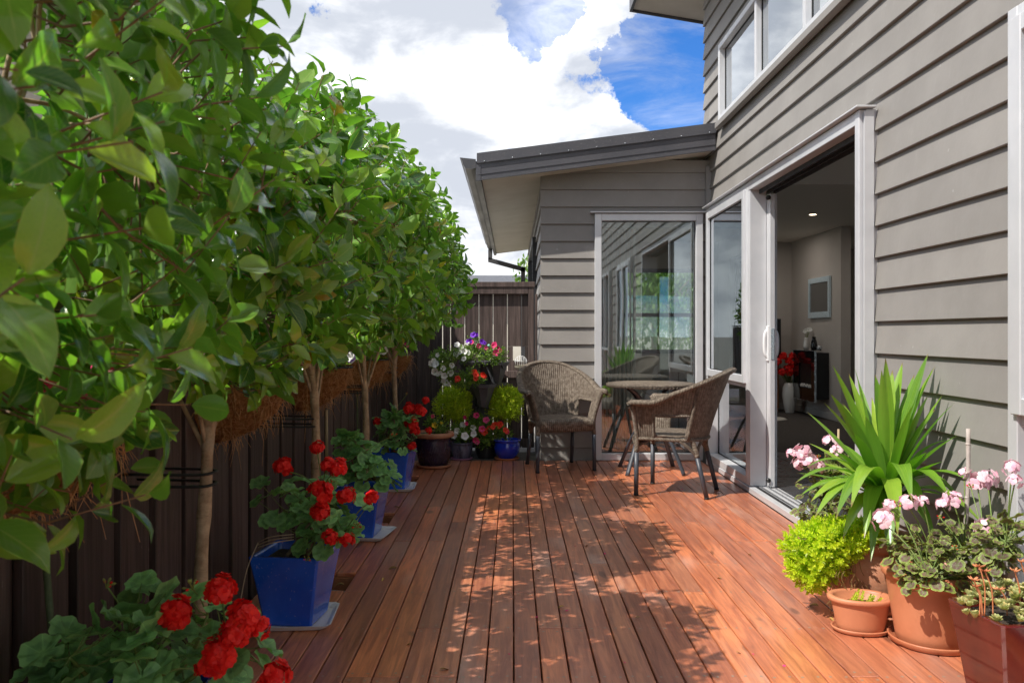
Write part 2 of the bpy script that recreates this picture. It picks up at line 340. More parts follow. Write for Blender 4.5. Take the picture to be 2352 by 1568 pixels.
simple('lawn', (.16, .15, .125), (.22, .205, .175), .9, .4, bump=.5, bscale=4)
simple('neighbour_wall', (.58, .50, .41), (.64, .56, .46), .85, 6, bump=.2, bscale=90)
simple('bamboo', (.36, .27, .15), (.46, .36, .22), .6, 12, (1, 1, .3))
simple('bamboo_grey', (.38, .33, .29), (.52, .46, .42), .7, 14, (1, 1, .4), bump=.2)
simple('green_stake', (.05, .075, .03), (.09, .12, .05), .6, 20)
simple('rope', (.36, .29, .20), (.46, .38, .28), .9, 60, bump=.5)
simple('galv_wire', (.36, .37, .38), None, .4, metal=.8)
simple('dry_leaf', (.20, .10, .03), (.42, .26, .07), .7, 30, rv=.4)
simple('bird_blue', (.006, .012, .10), (.01, .02, .16), .15, coat=.5)
simple('bird_orange', (.7, .24, .03), None, .4)
simple('mint_plastic', (.25, .60, .47), None, .4)
simple('screw_head', (.42, .33, .26), None, .45, metal=.3)
simple('cream_feeder', (.72, .66, .50), (.78, .73, .6), .5, 8)

# ------------------------------------------------------------------ mesh helpers
class MB:
    def __init__(s): s.v = []; s.f = []; s.uv = []; s.mi = []; s.sm = []
    def add(s, v, f, uv=None, mi=0, sm=False):
        b = len(s.v); s.v += [tuple(x) for x in v]; s.uv += (uv if uv else [(0, 0)]*len(v))
        for q in f: s.f.append([b+i for i in q]); s.mi.append(mi); s.sm.append(sm)
        return s
    def box(s, x0, x1, y0, y1, z0, z1, mi=0):
        v = [(x0, y0, z0), (x1, y0, z0), (x1, y1, z0), (x0, y1, z0), (x0, y0, z1), (x1, y0, z1), (x1, y1, z1), (x0, y1, z1)]
        return s.add(v, [(3, 2, 1, 0), (4, 5, 6, 7), (0, 1, 5, 4), (1, 2, 6, 5), (2, 3, 7, 6), (3, 0, 4, 7)], None, mi)
    def cbox(s, x0, x1, y0, y1, z0, z1, c=.003, mi=0):
        """box with chamfered edges"""
        v = []; 
        for z, i in ((z0, c), (z0+c, 0), (z1-c, 0), (z1, c)):
            v += [(x0+i+c*(i == 0), y0+i, z), (x1-i-c*(i == 0), y0+i, z), (x1-i, y0+i+c*(i == 0), z), (x1-i, y1-i-c*(i == 0), z), (x1-i-c*(i == 0), y1-i, z), (x0+i+c*(i == 0), y1-i, z), (x0+i, y1-i-c*(i == 0), z), (x0+i, y0+i+c*(i == 0), z)]
        f = [tuple(range(7, -1, -1)), tuple(range(24, 32))]
        for k in range(3):
            for j in range(8): f.append((k*8+j, k*8+(j+1) % 8, k*8+8+(j+1) % 8, k*8+8+j))
        return s.add(v, f, None, mi)
    def hexa(s, p, mi=0):
        """8 corners: bottom ring 0-3 then top ring 4-7"""
        return s.add(p, [(3, 2, 1, 0), (4, 5, 6, 7), (0, 1, 5, 4), (1, 2, 6, 5), (2, 3, 7, 6), (3, 0, 4, 7)], None, mi)
    def tube(s, pts, rad, n=8, mi=0, cap=True, flat=None, up=None, uvscale=1.):
        pts = [Vector(p) for p in pts]; k = len(pts)
        if not hasattr(rad, '__len__'): rad = [rad]*k
        v = []; uv = []; L_ = 0; prev = None
        for i, p in enumerate(pts):
            d = (pts[min(i+1, k-1)]-pts[max(i-1, 0)]); d = d.normalized() if d.length > 1e-9 else Vector((0, 0, 1))
            if up is not None: a = Vector(up) - d*d.dot(Vector(up))
            elif prev is None: a = d.orthogonal()
            else: a = prev - d*prev.dot(d)
            if a.length < 1e-6: a = d.orthogonal()
            a.normalize(); prev = a; b = d.cross(a)
            if i: L_ += (p-pts[i-1]).length
            for j in range(n):
                t = 2*math.pi*j/n; ra = rad[i]; rb = ra*(flat or 1)
                v.append(p + a*(math.cos(t)*rb) + b*(math.sin(t)*ra)); uv.append((j/n*2*math.pi, L_))
        f = []
        for i in range(k-1):
            for j in range(n): f.append((i*n+j, i*n+(j+1) % n, (i+1)*n+(j+1) % n, (i+1)*n+j))
        if cap: f += [tuple(range(n-1, -1, -1)), tuple(range((k-1)*n, k*n))]
        return s.add(v, f, uv, mi, True)
    def lathe(s, prof, n=32, c=(0, 0, 0), sx=1, sy=1, mi=0, wob=0, power=2, sm=True, rot=0):
        """prof: (r,z); power>2 gives a rounded-square plan"""
        v = []; uv = []
        for i, (r, z) in enumerate(prof):
            for j in range(n):
                t = 2*math.pi*j/n; ct, st = math.cos(t), math.sin(t)
                q = 1. if power == 2 else 1/((abs(ct)**power+abs(st)**power)**(1/power))
                x, y = r*q*ct*sx, r*q*st*sy
                if rot: x, y = x*math.cos(rot)-y*math.sin(rot), x*math.sin(rot)+y*math.cos(rot)
                v.append((c[0]+x, c[1]+y, c[2]+z)); uv.append((j/n, i/len(prof)))
        f = []
        for i in range(len(prof)-1):
            for j in range(n): f.append((i*n+j, i*n+(j+1) % n, (i+1)*n+(j+1) % n, (i+1)*n+j))
        if prof[0][0] > 1e-5: f.append(tuple(range(n-1, -1, -1)))
        if prof[-1][0] > 1e-5: f.append(tuple(range((len(prof)-1)*n, len(prof)*n)))
        return s.add(v, f, uv, mi, sm)
    def mesh(s, name, mats):
        me = bpy.data.meshes.new(name); me.from_pydata(s.v, [], s.f)
        for m in (mats if isinstance(mats, (list, tuple)) else [mats]): me.materials.append(MATS[m])
        me.polygons.foreach_set('material_index', s.mi); me.polygons.foreach_set('use_smooth', s.sm)
        ul = me.uv_layers.new(name='UVMap'); li = np.zeros(len(me.loops), dtype=np.int32); me.loops.foreach_get('vertex_index', li)
        ul.data.foreach_set('uv', np.array(s.uv, dtype=np.float32)[li].ravel()); me.update()
        return me
WM = {}
def ob(name, me, parent=None, M=None, world=False):
    o = bpy.data.objects.new(name, me); C.objects.link(o)
    if M is not None: o.matrix_basis = M
    if parent is not None:
        o.parent = parent
        if world and parent.name in WM: o.matrix_parent_inverse = WM[parent.name].inverted()
    return o
def tag(o, label=None, cat=None, group=None, kind=None):
    if label: o['label'] = label
    if cat: o['category'] = cat
    if group: o['group'] = group
    if kind: o['kind'] = kind
    return o
def thing(name, label, cat, loc=(0, 0, 0), rz=0, group=None):
    o = bpy.data.objects.new(name, None); C.objects.link(o); o.empty_display_size = .05
    o.location = loc; o.rotation_euler = (0, 0, rz); WM[o.name] = Matrix.Translation(loc) @ Matrix.Rotation(rz, 4, 'Z')
    return tag(o, label, cat, group)
def part(name, mb, mats, parent, world=False, M=None, kind=None, label=None):
    o = ob(name, mb.mesh(name, mats), parent, M, world)
    if kind: o['kind'] = kind
    if label: o['label'] = label
    return o
def copytree(o, parent=None):
    c = o.copy(); C.objects.link(c)
    if parent is not None: c.parent = parent
    for ch in list(o.children): copytree(ch, c)
    return c
def orient(loc, fwd, nrm, sc=1.):
    y = Vector(fwd).normalized(); z = Vector(nrm); z = z - y*z.dot(y)
    if z.length < 1e-5: z = y.orthogonal()
    z.normalize(); x = y.cross(z)
    M = Matrix((x, y, z)).transposed().to_4x4()*1.0
    M = Matrix.Translation(loc) @ M @ Matrix.Scale(sc, 4)
    return M
def merged(name, protos, items, mat):
    """one mesh from many copies: protos = [(V,F,UV)], items = [(matrix, proto index, rnd)]"""
    Vs, Fs, UVs, Rn = [], [], [], []; off = 0
    for M, pi, r in items:
        V, F, U = protos[pi]; A = np.array(M)
        Vs.append(V @ A[:3, :3].T + A[:3, 3]); Fs.append(F+off); UVs.append(U); off += len(V); Rn.append(np.full(len(F), r, np.float32))
    V = np.concatenate(Vs); F = np.concatenate(Fs); U = np.concatenate(UVs); rn = np.concatenate(Rn); k = F.shape[1]
    me = bpy.data.meshes.new(name); me.vertices.add(len(V)); me.vertices.foreach_set('co', V.astype(np.float32).ravel())
    me.loops.add(F.size); me.loops.foreach_set('vertex_index', F.ravel().astype(np.int32))
    me.polygons.add(len(F)); me.polygons.foreach_set('loop_start', np.arange(0, F.size, k, dtype=np.int32)); me.polygons.foreach_set('loop_total', np.full(len(F), k, np.int32))
    me.polygons.foreach_set('use_smooth', np.ones(len(F), bool))
    ul = me.uv_layers.new(name='UVMap'); ul.data.foreach_set('uv', U[F.ravel()].astype(np.float32).ravel())
    at_ = me.attributes.new('rnd', 'FLOAT', 'FACE'); at_.data.foreach_set('value', rn)
    me.materials.append(MATS[mat]); me.update(); me.validate(); return me
def proto_mesh(name, p, mat):
    V, F, U = p; me = bpy.data.meshes.new(name); me.from_pydata([tuple(x) for x in V], [], [list(map(int, f)) for f in F]); me.materials.append(MATS[mat])
    me.polygons.foreach_set('use_smooth', [True]*len(F)); ul = me.uv_layers.new(name='UVMap'); ul.data.foreach_set('uv', U[F.ravel()].astype(np.float32).ravel()); me.update(); return me
def blade(width=.5, ts=(0, .1, .25, .45, .65, .84, 1.), cols=3, cup=.16, curl=.12, twist=0., peak=.42, wave=0., tip=0., fold=True, pw=.8):
    """leaf along +Y, length 1; returns numpy proto of quads"""
    V, U = [], []
    for t in ts:
        wv = width/2*(math.sin(math.pi*t**(math.log(.5)/math.log(peak)))**pw if 0 < t < 1 else (.06 if t == 0 else .015))
        for c in range(cols):
            u = -1+2*c/(cols-1); x = u*wv; z = cup*wv*2*abs(u)**(1.2 if fold else 2) - curl*t*t + wave*math.sin(t*9+u*2)*.03*abs(u) - tip*max(0, t-.75)**2*4
            a = twist*t; V.append((x*math.cos(a)-z*math.sin(a)*0, t*(1-.12*curl*t), z + x*math.sin(a))); U.append((u, t))
    F = []
    for i in range(len(ts)-1):
        for c in range(cols-1): a = i*cols+c; F.append((a, a+1, a+cols+1, a+cols))
    return np.array(V), np.array(F), np.array(U)
def disc_leaf(lobes=7, amp=.10, ruffle=.10, dish=.18, n=28, notch=True):
    V = [(0, 0, 0)]; U = [(0, 0)]
    for k, rr in enumerate((.5, 1.)):
        for j in range(n):
            t = 2*math.pi*(j+.5)/n - math.pi/2
            r = rr*(1+amp*abs(math.cos(lobes*(t+math.pi/2)/2))*(k == 1) + .03*math.sin(t*17+lobes)*(k == 1))
            if notch and (j in (0, n-1)): r *= .45 if k else .6
            z = dish*rr*rr + ruffle*rr*rr*math.sin(lobes*(t+.4)) + .05*math.sin(2*t+lobes)*rr
            V.append((r*math.cos(t), r*math.sin(t), z)); U.append((rr*math.cos(t), rr*math.sin(t)))
    F = []
    for j in range(n): F.append((0, 1+j, 1+(j+1) % n, 0)) if False else None
    for j in range(n-1): F.append((1+j, 1+n+j, 1+n+j+1, 2+j))
    F = np.array(F); T = [(0, 1+j, 2+j) for j in range(n-1)]
    return V, [list(map(int, f)) for f in F]+T, U
def rows(a0, a1, holes_a):
    return sorted(set([a0, a1]+[min(max(h, a0), a1) for h in holes_a]))
def catmull(P, n=6):
    P = [Vector(p) for p in P]; out = []
    for i in range(len(P)-1):
        p0 = P[max(i-1, 0)]; p1 = P[i]; p2 = P[i+1]; p3 = P[min(i+2, len(P)-1)]
        for k in range(n):
            t = k/n; out.append(.5*((2*p1)+(p2-p0)*t+(2*p0-5*p1+4*p2-p3)*t*t+(3*p1-p0-3*p2+p3)*t**3))
    out.append(P[-1]); return out

# ================================================================== THE SETTING
g = MB(); g.add([(-300, -300, -.22), (300, -300, -.22), (300, 300, -.22), (-300, 300, -.22)], [(0, 1, 2, 3)])
tag(ob('ground', g.mesh('ground', 'lawn')), kind='structure')
g = MB(); g.box(-1.22, 1.76, -2.2, 7.44, -.20, -.14)
tag(ob('ground_under_deck', g.mesh('ground_under_deck', 'ground_soil')), kind='structure')
g = MB(); g.box(-1.22, .245, 7.445, 9.6, -.20, -.006)
tag(ob('path', g.mesh('path', 'concrete')), kind='structure')

# ---- deck: planks one by one
PITCH, GAP = .0923, .0050
X0 = .004; WX0 = 1.765
HOLES = [(2.36, 2.62), (3.66, 3.93), (4.97, 5.24), (6.33, 6.60)]
HX = X0-8*PITCH
deck = bpy.data.objects.new('deck', None); C.objects.link(deck); deck['kind'] = 'structure'
JO = [2.74+.45*k for k in range(-10, 11)]
rd = random.Random(5); screws = MB()
def plank(x0, x1, y0, y1):
    m = MB(); dz = rd.uniform(-.0012, .0012); m.cbox(x0, x1, y0+.0012, y1-.0012, -.020, dz, .0022)
    o = part('plank', m, 'deck_timber', deck)
    for j in JO+[y0+.03, y1-.03]:
        if y0+.02 < j < y1-.02:
            for xx in (x0+.018, x1-.018):
                a = j+rd.uniform(-.006, .006); r = .0055; z = dz+.0006
                screws.add([(xx+r*math.cos(t*math.pi/3), a+r*math.sin(t*math.pi/3), z) for t in range(6)], [tuple(range(6))])
for k in range(-12, 19):
    xa = X0+k*PITCH; x0, x1 = xa+GAP/2, xa+PITCH-GAP/2
    spans = [(-2.0, 7.42)] if k < 18 else [(-2.0, 4.0)]
    if k == 18: x1 = WX0-.03
    if k < -8:
        spans = []; y = -2.0
        for a, b in HOLES: spans.append((y, a)); y = b
        spans.append((y, 7.42))
    for a, b in spans:
        y = a; cuts = []
        if b-a > 2.2:
            js = [j for j in JO if a+.9 < j < b-.9]; j = a+rd.uniform(.8, 3.2)
            while True:
                c = [q for q in js if q > j]
                if not c: break
                cuts.append(c[0]); j = c[0]+rd.choice((1.7, 2.2, 2.6, 3.1))
        for c in cuts+[b]: plank(x0, x1, y, c); y = c
part('screws', screws, 'screw_head', deck, kind='stuff')
fr = MB()
for a, b in HOLES:
    fr.cbox(-1.10, HX-.002, b-.004, b+.035, -.12, -.021); fr.cbox(-1.10, HX-.002, a-.035, a+.004, -.12, -.021); fr.cbox(HX-.004, HX+.035, a, b, -.12, -.021)
for j in JO: fr.cbox(HX+.05, 1.66, j-.022, j+.022, -.13, -.021)
part('joists', fr, 'deck_frame', deck)
for i, (a, b) in enumerate(HOLES):
    m = MB()
    for q in range(9): y = a+.02+q*(b-a-.04)/8; m.tube([(-1.06, y, -.075), (-.95, y+.004, -.07), (HX-.02, y-.003, -.08)], .0016, 4)
    for q in range(12): x = -1.06+q*(HX-.02+1.06)/11; m.tube([(x, a+.02, -.077), (x+.004, (a+b)/2, -.068), (x, b-.02, -.078)], .0016, 4)
    part('wire_mesh', m, 'galv_wire', deck)

# ================================================================== HOUSE
WX = 1.765           # cladding plane of the long wall
WY = 7.45            # cladding plane of the end wall
CX = .27             # corner of the wing
BP, BB = .1525, 1.178-.1525*9
house = thing('house', 'grey weatherboard house with silver framed windows and open sliding door beside the deck', 'house', (WX, WY, 0))
def hpart(name, mb, mats, **k): return part(name, mb, mats, house, world=True, **k)
def P3(ax, pl, n, a, z): return (pl-n, a, z) if ax == 'x' else (a, pl-n, z)
def abox(mb, ax, pl, n0, n1, a0, a1, z0, z1, c=0, mi=0):
    p, q = P3(ax, pl, n0, a0, z0), P3(ax, pl, n1, a1, z1)
    A = [min(p[i], q[i]) for i in range(3)]; B = [max(p[i], q[i]) for i in range(3)]
    (mb.cbox(A[0], B[0], A[1], B[1], A[2], B[2], c, mi) if c else mb.box(A[0], B[0], A[1], B[1], A[2], B[2], mi))
def cladding(parent, ax, pl, a0, a1, z0, z1, holes):
    k = math.floor((z0-BB)/BP)
    while BB+k*BP < z1:
        zb = BB+k*BP; r0, r1 = max(zb, z0), min(zb+BP, z1); k += 1
        hs = [h for h in holes if h[2] < r1-.001 and h[3] > r0+.001 and h[0] < a1 and h[1] > a0]
        br = rows(a0, a1, [q for h in hs for q in h[:2]])
        segs = []
        for p, q in zip(br, br[1:]):
            mid = (p+q)/2; lo, hi = r0, r1
            for h in hs:
                if h[0] < mid < h[1]:
                    if h[2] <= lo and h[3] >= hi: lo = hi
                    elif h[2] <= lo: lo = max(lo, h[3])
                    else: hi = min(hi, h[2])
            if hi-lo > .012:
                if segs and abs(segs[-1][1]-p) < 1e-6 and abs(segs[-1][2]-lo) < 1e-6 and abs(segs[-1][3]-hi) < 1e-6: segs[-1][1] = q
                else: segs.append([p, q, lo, hi])
        for p, q, lo, hi in segs:
            T = lambda z: .025-.019*(z-zb)/BP
            pr = [(0, lo), (T(lo)-.002, lo), (T(lo), lo+.003), (T(hi), hi-.0006), (0, hi-.0006)]
            v = [P3(ax, pl, n, p+.0006, z) for n, z in pr]+[P3(ax, pl, n, q-.0006, z) for n, z in pr]; n5 = len(pr)
            f = [tuple(range(n5)), tuple(range(2*n5-1, n5-1, -1))]+[(i, i+n5, (i+1) % n5+n5, (i+1) % n5) for i in range(n5)]
            if ax == 'y': f = [tuple(reversed(x)) for x in f]
            m = MB(); m.add(v, [tuple(reversed(x)) for x in f]); part('weatherboard', m, 'weatherboard_paint', parent)
def wallpanel(mb, ax, pl, n0, n1, a0, a1, z0, z1, holes):
    A = rows(a0, a1, [q for h in holes for q in h[:2]]); Z = rows(z0, z1, [q for h in holes for q in h[2:]])
    for p, q in zip(A, A[1:]):
        for r, s_ in zip(Z, Z[1:]):
            ca, cz = (p+q)/2, (r+s_)/2
            if not any(h[0] < ca < h[1] and h[2] < cz < h[3] for h in holes): abox(mb, ax, pl, n0, n1, p, q, r, s_)
DOOR = (4.04, 7.22, 0., 2.20)
UPW = (3.95, 6.97, 2.88, 3.52)
NEARW = (1.35, 2.86, .06, 2.22)
BACKW = (-1.6, .2, .06, 2.22)
LH = [DOOR, UPW, NEARW, BACKW]
ENDWIN = (.727, 1.682, 0., 2.185)
m = MB(); wallpanel(m, 'x', WX, -.14, -.0005, -3.0, WY+.2, -.15, 4.4, LH); lw = hpart('side_wall', m, 'room_wall')
cladding(lw, 'x', WX, -3.0, WY, -.03, 4.30, LH)
m = MB(); wallpanel(m, 'x', WX, -.14, -.0005, WY+.2, 7.66, 2.6, 4.4, []); uw = hpart('upper_side_wall', m, 'weatherboard_paint'); cladding(uw, 'x', WX, WY, 7.66, 2.62, 4.30, [])
m = MB(); wallpanel(m, 'y', WY, -.14, -.0005, CX, WX, -.15, 2.62, [ENDWIN]); ew = hpart('end_wall', m, 'room_wall')
cladding(ew, 'y', WY, CX-.022, WX-.001, -.03, 2.66, [ENDWIN])
WSW = (8.9, 11.4, .25, 2.15)
m = MB(); wallpanel(m, 'x', CX, -.14, -.0005, WY+.001, 13.6, -.15, 2.62, [WSW]); ww = hpart('wing_side_wall', m, 'room_wall')
cladding(ww, 'x', CX, WY+.002, 13.6, -.03, 2.50, [WSW])
m = MB(); m.cbox(WX-.055, WX-.003, WY-.055, WY-.0265, 0, 2.60, .003); hpart('corner_bead', m, 'weatherboard_paint')

def window(name, ax, pl, a0, a1, z0, z1, proud, fw=.05, mull=(), trans=(), sash=(), deep=.07, metal='frame_metal'):
    """frame bars, mullions, transoms; every pane (and opening sash) its own piece"""
    m = MB(); e = .0007
    abox(m, ax, pl, -deep, proud, a0, a0+fw, z0, z1, .003); abox(m, ax, pl, -deep, proud, a1-fw, a1, z0, z1, .003)
    abox(m, ax, pl, -deep, proud-.001, a0+fw+e, a1-fw-e, z0, z0+fw, .003); abox(m, ax, pl, -deep, proud-.001, a0+fw+e, a1-fw-e, z1-fw, z1, .003)
    A = [a0+fw]+[q for x in mull for q in (x-.022, x+.022)]+[a1-fw]
    for x in mull: abox(m, ax, pl, -deep+.01, proud-.008, x-.022, x+.022, z0+fw+e, z1-fw-e, .002)
    Z = [z0+fw]+[q for x in trans for q in (x-.022, x+.022)]+[z1-fw]
    for i in range(0, len(A), 2):
        for x in trans: abox(m, ax, pl, -deep+.01, proud-.012, A[i]+e, A[i+1]-e, x-.022, x+.022, .002)
    fo = hpart(name, m, metal)
    for i in range(0, len(A), 2):
        for j in range(0, len(Z), 2):
            b0, b1, c0, c1 = A[i]+e, A[i+1]-e, Z[j]+e, Z[j+1]-e; off = 0
            if (i//2, j//2) in sash:
                s_ = MB(); q = .045; off = proud+.006
                abox(s_, ax, pl, proud-.03, off+.012, b0-.012, b0+q, c0-.012, c1+.012, .003); abox(s_, ax, pl, proud-.03, off+.012, b1-q, b1+.012, c0-.012, c1+.012, .003)
                abox(s_, ax, pl, proud-.03, off+.011, b0+q+e, b1-q-e, c0-.012, c0+q, .003); abox(s_, ax, pl, proud-.03, off+.011, b0+q+e, b1-q-e, c1-q, c1+.012, .003)
                part('sash', s_, metal, fo); b0 += q; b1 -= q; c0 += q; c1 -= q; off = proud-.012
            r = MB(); t_ = .006
            for aa in ((b0, b0+t_), (b1-t_, b1)): abox(r, ax, pl, off-.006, off+.008, aa[0], aa[1], c0, c1)
            for zz in ((c0, c0+t_), (c1-t_, c1)): abox(r, ax, pl, off-.006, off+.008, b0+t_, b1-t_, zz[0], zz[1])
            part('gasket', r, 'rubber', fo)
            p = MB(); abox(p, ax, pl, off-.003, off+.003, b0+t_, b1-t_, c0+t_, c1-t_); part('pane', p, 'window_glass', fo)
    return fo
PR = .092
# fixed sidelight of the door set with an opening upper sash
window('sidelight', 'x', WX, 5.955, 7.215, .045, 2.195, PR, .055, trans=(.755,), sash=((0, 1),))
m = MB()        # door head, near jamb and far mullion of the opening
abox(m, 'x', WX, -.10, PR+.002, 4.04, 4.09, .0, 2.20, .003); abox(m, 'x', WX, -.10, PR-.001, 4.0907, 5.954, 2.135, 2.20, .003)
abox(m, 'x', WX, -.10, -.03, 5.90, 5.954, .045, 2.134, .002); abox(m, 'x', WX, -.028, PR-.004, 5.915, 5.954, .045, 2.134, .002)
abox(m, 'x', WX, -.02, PR-.03, 4.030, 4.0395, 0, 2.20); abox(m, 'x', WX, .03, PR-.016, 4.0180, 4.0295, 0, 2.19)
df = hpart('door_frame', m, 'frame_metal')
m = MB()
for n0 in (-.085, -.035, .015): abox(m, 'x', WX, n0, n0+.012, 4.0905, 5.9, 2.105, 2.134)
part('head_track', m, 'rubber', df)
m = MB(); abox(m, 'x', WX, -.10, PR+.006, 4.0905, 7.215, .001, .042, .003); th = part('threshold', m, 'frame_metal', df)
m = MB()
for n0 in (-.07, -.03, .015): abox(m, 'x', WX, n0, n0+.010, 4.0905, 5.9, .0425, .050)
part('track_rail', m, 'track_metal', th)
m = MB(); abox(m, 'x', WX, .03, .055, 4.0905, 5.9, .0425, .0435); part('track_groove', m, 'rubber', th)
# open sliding leaf parked behind the sidelight
dl = thing('sliding_door', 'silver framed sliding glass door leaf pushed open behind the fixed sidelight', 'door', (WX+.04, 6.4, .045))
m = MB(); q0, q1 = 5.845, 7.15
abox(m, 'x', WX, -.068, -.032, q0, q0+.07, .052, 2.10, .003); abox(m, 'x', WX, -.068, -.032, q1-.06, q1, .052, 2.10, .003)
abox(m, 'x', WX, -.067, -.033, q0+.0705, q1-.0605, .052, .13, .003); abox(m, 'x', WX, -.067, -.033, q0+.0705, q1-.0605, 2.03, 2.10, .003)
part('leaf_frame', m, 'frame_metal', dl, world=True)
m = MB(); abox(m, 'x', WX, -.053, -.047, q0+.0705, q1-.0605, .131, 2.029); part('pane', m, 'window_glass', dl, world=True)
for s_, n0 in ((-1, -.068), (1, -.032)):
    m = MB(); b = WX-n0; d = -.026*s_
    m.tube(catmull([(b, q0+.035, .955), (b+d*.8, q0+.035, .985), (b+d, q0+.035, 1.05), (b+d*.8, q0+.035, 1.12), (b, q0+.035, 1.15)], 4), .013, 8, flat=1.3)
    m.cbox(min(b, b+.012*-s_), max(b, b+.012*-s_), q0+.012, q0+.058, .93, 1.175, .003)
    part('handle', m, 'white_plastic', dl, world=True)
m = MB(); m.cbox(WX+.038, WX+.062, q0-.004, q0-.0003, .94, 1.16, .0015); part('lock_plate', m, 'silver', dl, world=True)
m = MB()
for z in (2.085, .75, .10): m.lathe([(0, 0), (.007, 0), (.007, .003), (0, .003)], 10, (0, 0, 0))
for z in (.10, 2.07):
    mm = MB(); mm.tube([(WX+.02, q0-.012, z), (WX+.02, q0+.01, z)], .016, 10); part('roller', mm, 'black_plastic', dl, world=True)

window('end_window', 'y', WY, ENDWIN[0], ENDWIN[1], .005, 2.18, .06, .06)
m = MB(); abox(m, 'y', WY, 0.0255, .085, ENDWIN[0]-.04, ENDWIN[1]+.035, 2.186, 2.198, .002); hpart('head_flashing', m, 'frame_metal')
m = MB(); abox(m, 'x', WX, 0.0255, PR+.03, 4.0, 7.26, 2.203, 2.213, .002); hpart('head_flashing', m, 'frame_metal')
window('clerestory_window', 'x', WX, UPW[0], UPW[1], UPW[2], UPW[3], .055, .045, mull=(4.94, 5.93))
m = MB(); abox(m, 'x', WX, .0255, .075, UPW[0]-.05, UPW[1]+.03, UPW[2]-.05, UPW[2]-.004, .003); hpart('window_sill', m, 'weatherboard_paint')
window('side_window', 'x', WX, NEARW[0], NEARW[1], NEARW[2], NEARW[3], .075, .055, trans=(.84,), mull=(2.1,), sash=((0, 1), (1, 1)))
window('side_window', 'x', WX, BACKW[0], BACKW[1], BACKW[2], BACKW[3], .075, .055, trans=(.84,), mull=(-.7,))
window('wing_window', 'x', CX, WSW[0], WSW[1], WSW[2], WSW[3], .06, .05, metal='frame_dark')

# ---- roof of the wing
XA, XB, ZA, ZB = -.30, WX-.03, 2.43, 2.69
zr = lambda x: ZA+(ZB-ZA)*(x-XA)/(1.74-XA)
def rake(mb, y0, y1, h0, h1, xa=XA, xb=XB):
    a, b = zr(xa), zr(xb)
    mb.hexa([(xa, y0, a+h0), (xb, y0, b+h0), (xb, y1, b+h0), (xa, y1, a+h0), (xa, y0, a+h1), (xb, y0, b+h1), (xb, y1, b+h1), (xa, y1, a+h1)])
m = MB()
rake(m, 7.155, 7.18, 0, .045); rake(m, 7.149, 7.18, .0455, .052); rake(m, 7.155, 7.18, .0525, .095); rake(m, 7.158, 7.18, .0955, .099); rake(m, 7.155, 7.18, .0995, .135); rake(m, 7.149, 7.18, .1355, .143)
fs = hpart('fascia', m, 'fascia_metal')
m = MB(); rake(m, 7.146, 7.20, .1435, .232, XA-.005, XB+.003); rake(m, 7.138, 7.20, .1436, .149, XA-.004, XB+.002); part('barge_capping', m, 'fascia_metal', fs)
m = MB(); m.cbox(XA-.014, XA+.03, 7.151, 7.176, ZA-.004, ZA+.142, .002); part('end_stop', m, 'fascia_metal', fs)
m = MB()
for i in range(9):
    x = XA+.06+i*.24
    m.tube([(x, 7.144, zr(x)+.153), (x, 7.135, zr(x)+.153)], .005, 6)
part('rivets', m, 'silver', fs)
m = MB(); rake(m, 7.2005, 14.0, .16, .228, XA-.004, 4.4); hpart('roof', m, 'roof_metal')
m = MB(); rake(m, 7.181, 14.0, .055, .075, XA+.02, XB); hpart('soffit_backing', m, 'black_matt')
ys = [7.182, 7.95, 9.15, 10.35, 11.55, 12.75, 13.95]
for a, b in zip(ys, ys[1:]):
    m = MB(); rake(m, a+.002, b-.002, .018, .05, XA+.035, CX-.001) if a > 7.5 else rake(m, a, b-.002, .018, .05, XA+.035, XB); hpart('soffit_panel', m, 'soffit_paint')
m = MB(); m.cbox(XA-.012, XA+.033, 7.1815, 14.0, ZA+.0, ZA+.17, .002); hpart('eave_fascia', m, 'gutter_metal')
gp = [(XA-.014, ZA+.175), (XA-.014, ZA+.105), (XA-.055, ZA+.095), (XA-.105, ZA+.105), (XA-.122, ZA+.135), (XA-.128, ZA+.165), (XA-.150, ZA+.192), (XA-.146, ZA+.194), (XA-.122, ZA+.168), (XA-.114, ZA+.138), (XA-.100, ZA+.112), (XA-.055, ZA+.101), (XA-.020, ZA+.110), (XA-.020, ZA+.175)]
m = MB(); n_ = len(gp); m.add([(x, 7.150, z) for x, z in gp]+[(x, 14.0, z) for x, z in gp], [tuple(range(n_))[::-1], tuple(range(n_, 2*n_))]+[(i, (i+1) % n_, (i+1) % n_+n_, i+n_) for i in range(n_)])
m.add([(gp[i][0], 7.149, gp[i][1]) for i in range(7)]+[(gp[6][0], 7.149, ZA+.194), (XA-.014, 7.149, ZA+.18)], [tuple(range(9))])
hpart('gutter', m, 'gutter_metal')
m = MB(); gx = XA-.07; m.cbox(gx-.035, gx+.035, 13.90, 13.97, ZA-.08, ZA+.094, .004)
m.hexa([(gx-.036, 13.90, ZA-.115), (CX-.055, 13.90, ZA-.285), (CX-.055, 13.97, ZA-.285), (gx-.036, 13.97, ZA-.115), (gx-.036, 13.90, ZA-.04), (CX-.055, 13.90, ZA-.21), (CX-.055, 13.97, ZA-.21), (gx-.036, 13.97, ZA-.04)])
m.cbox(CX-.13, CX-.06, 13.90, 13.97, -.1, ZA-.2, .004); hpart('downpipe', m, 'gutter_metal')
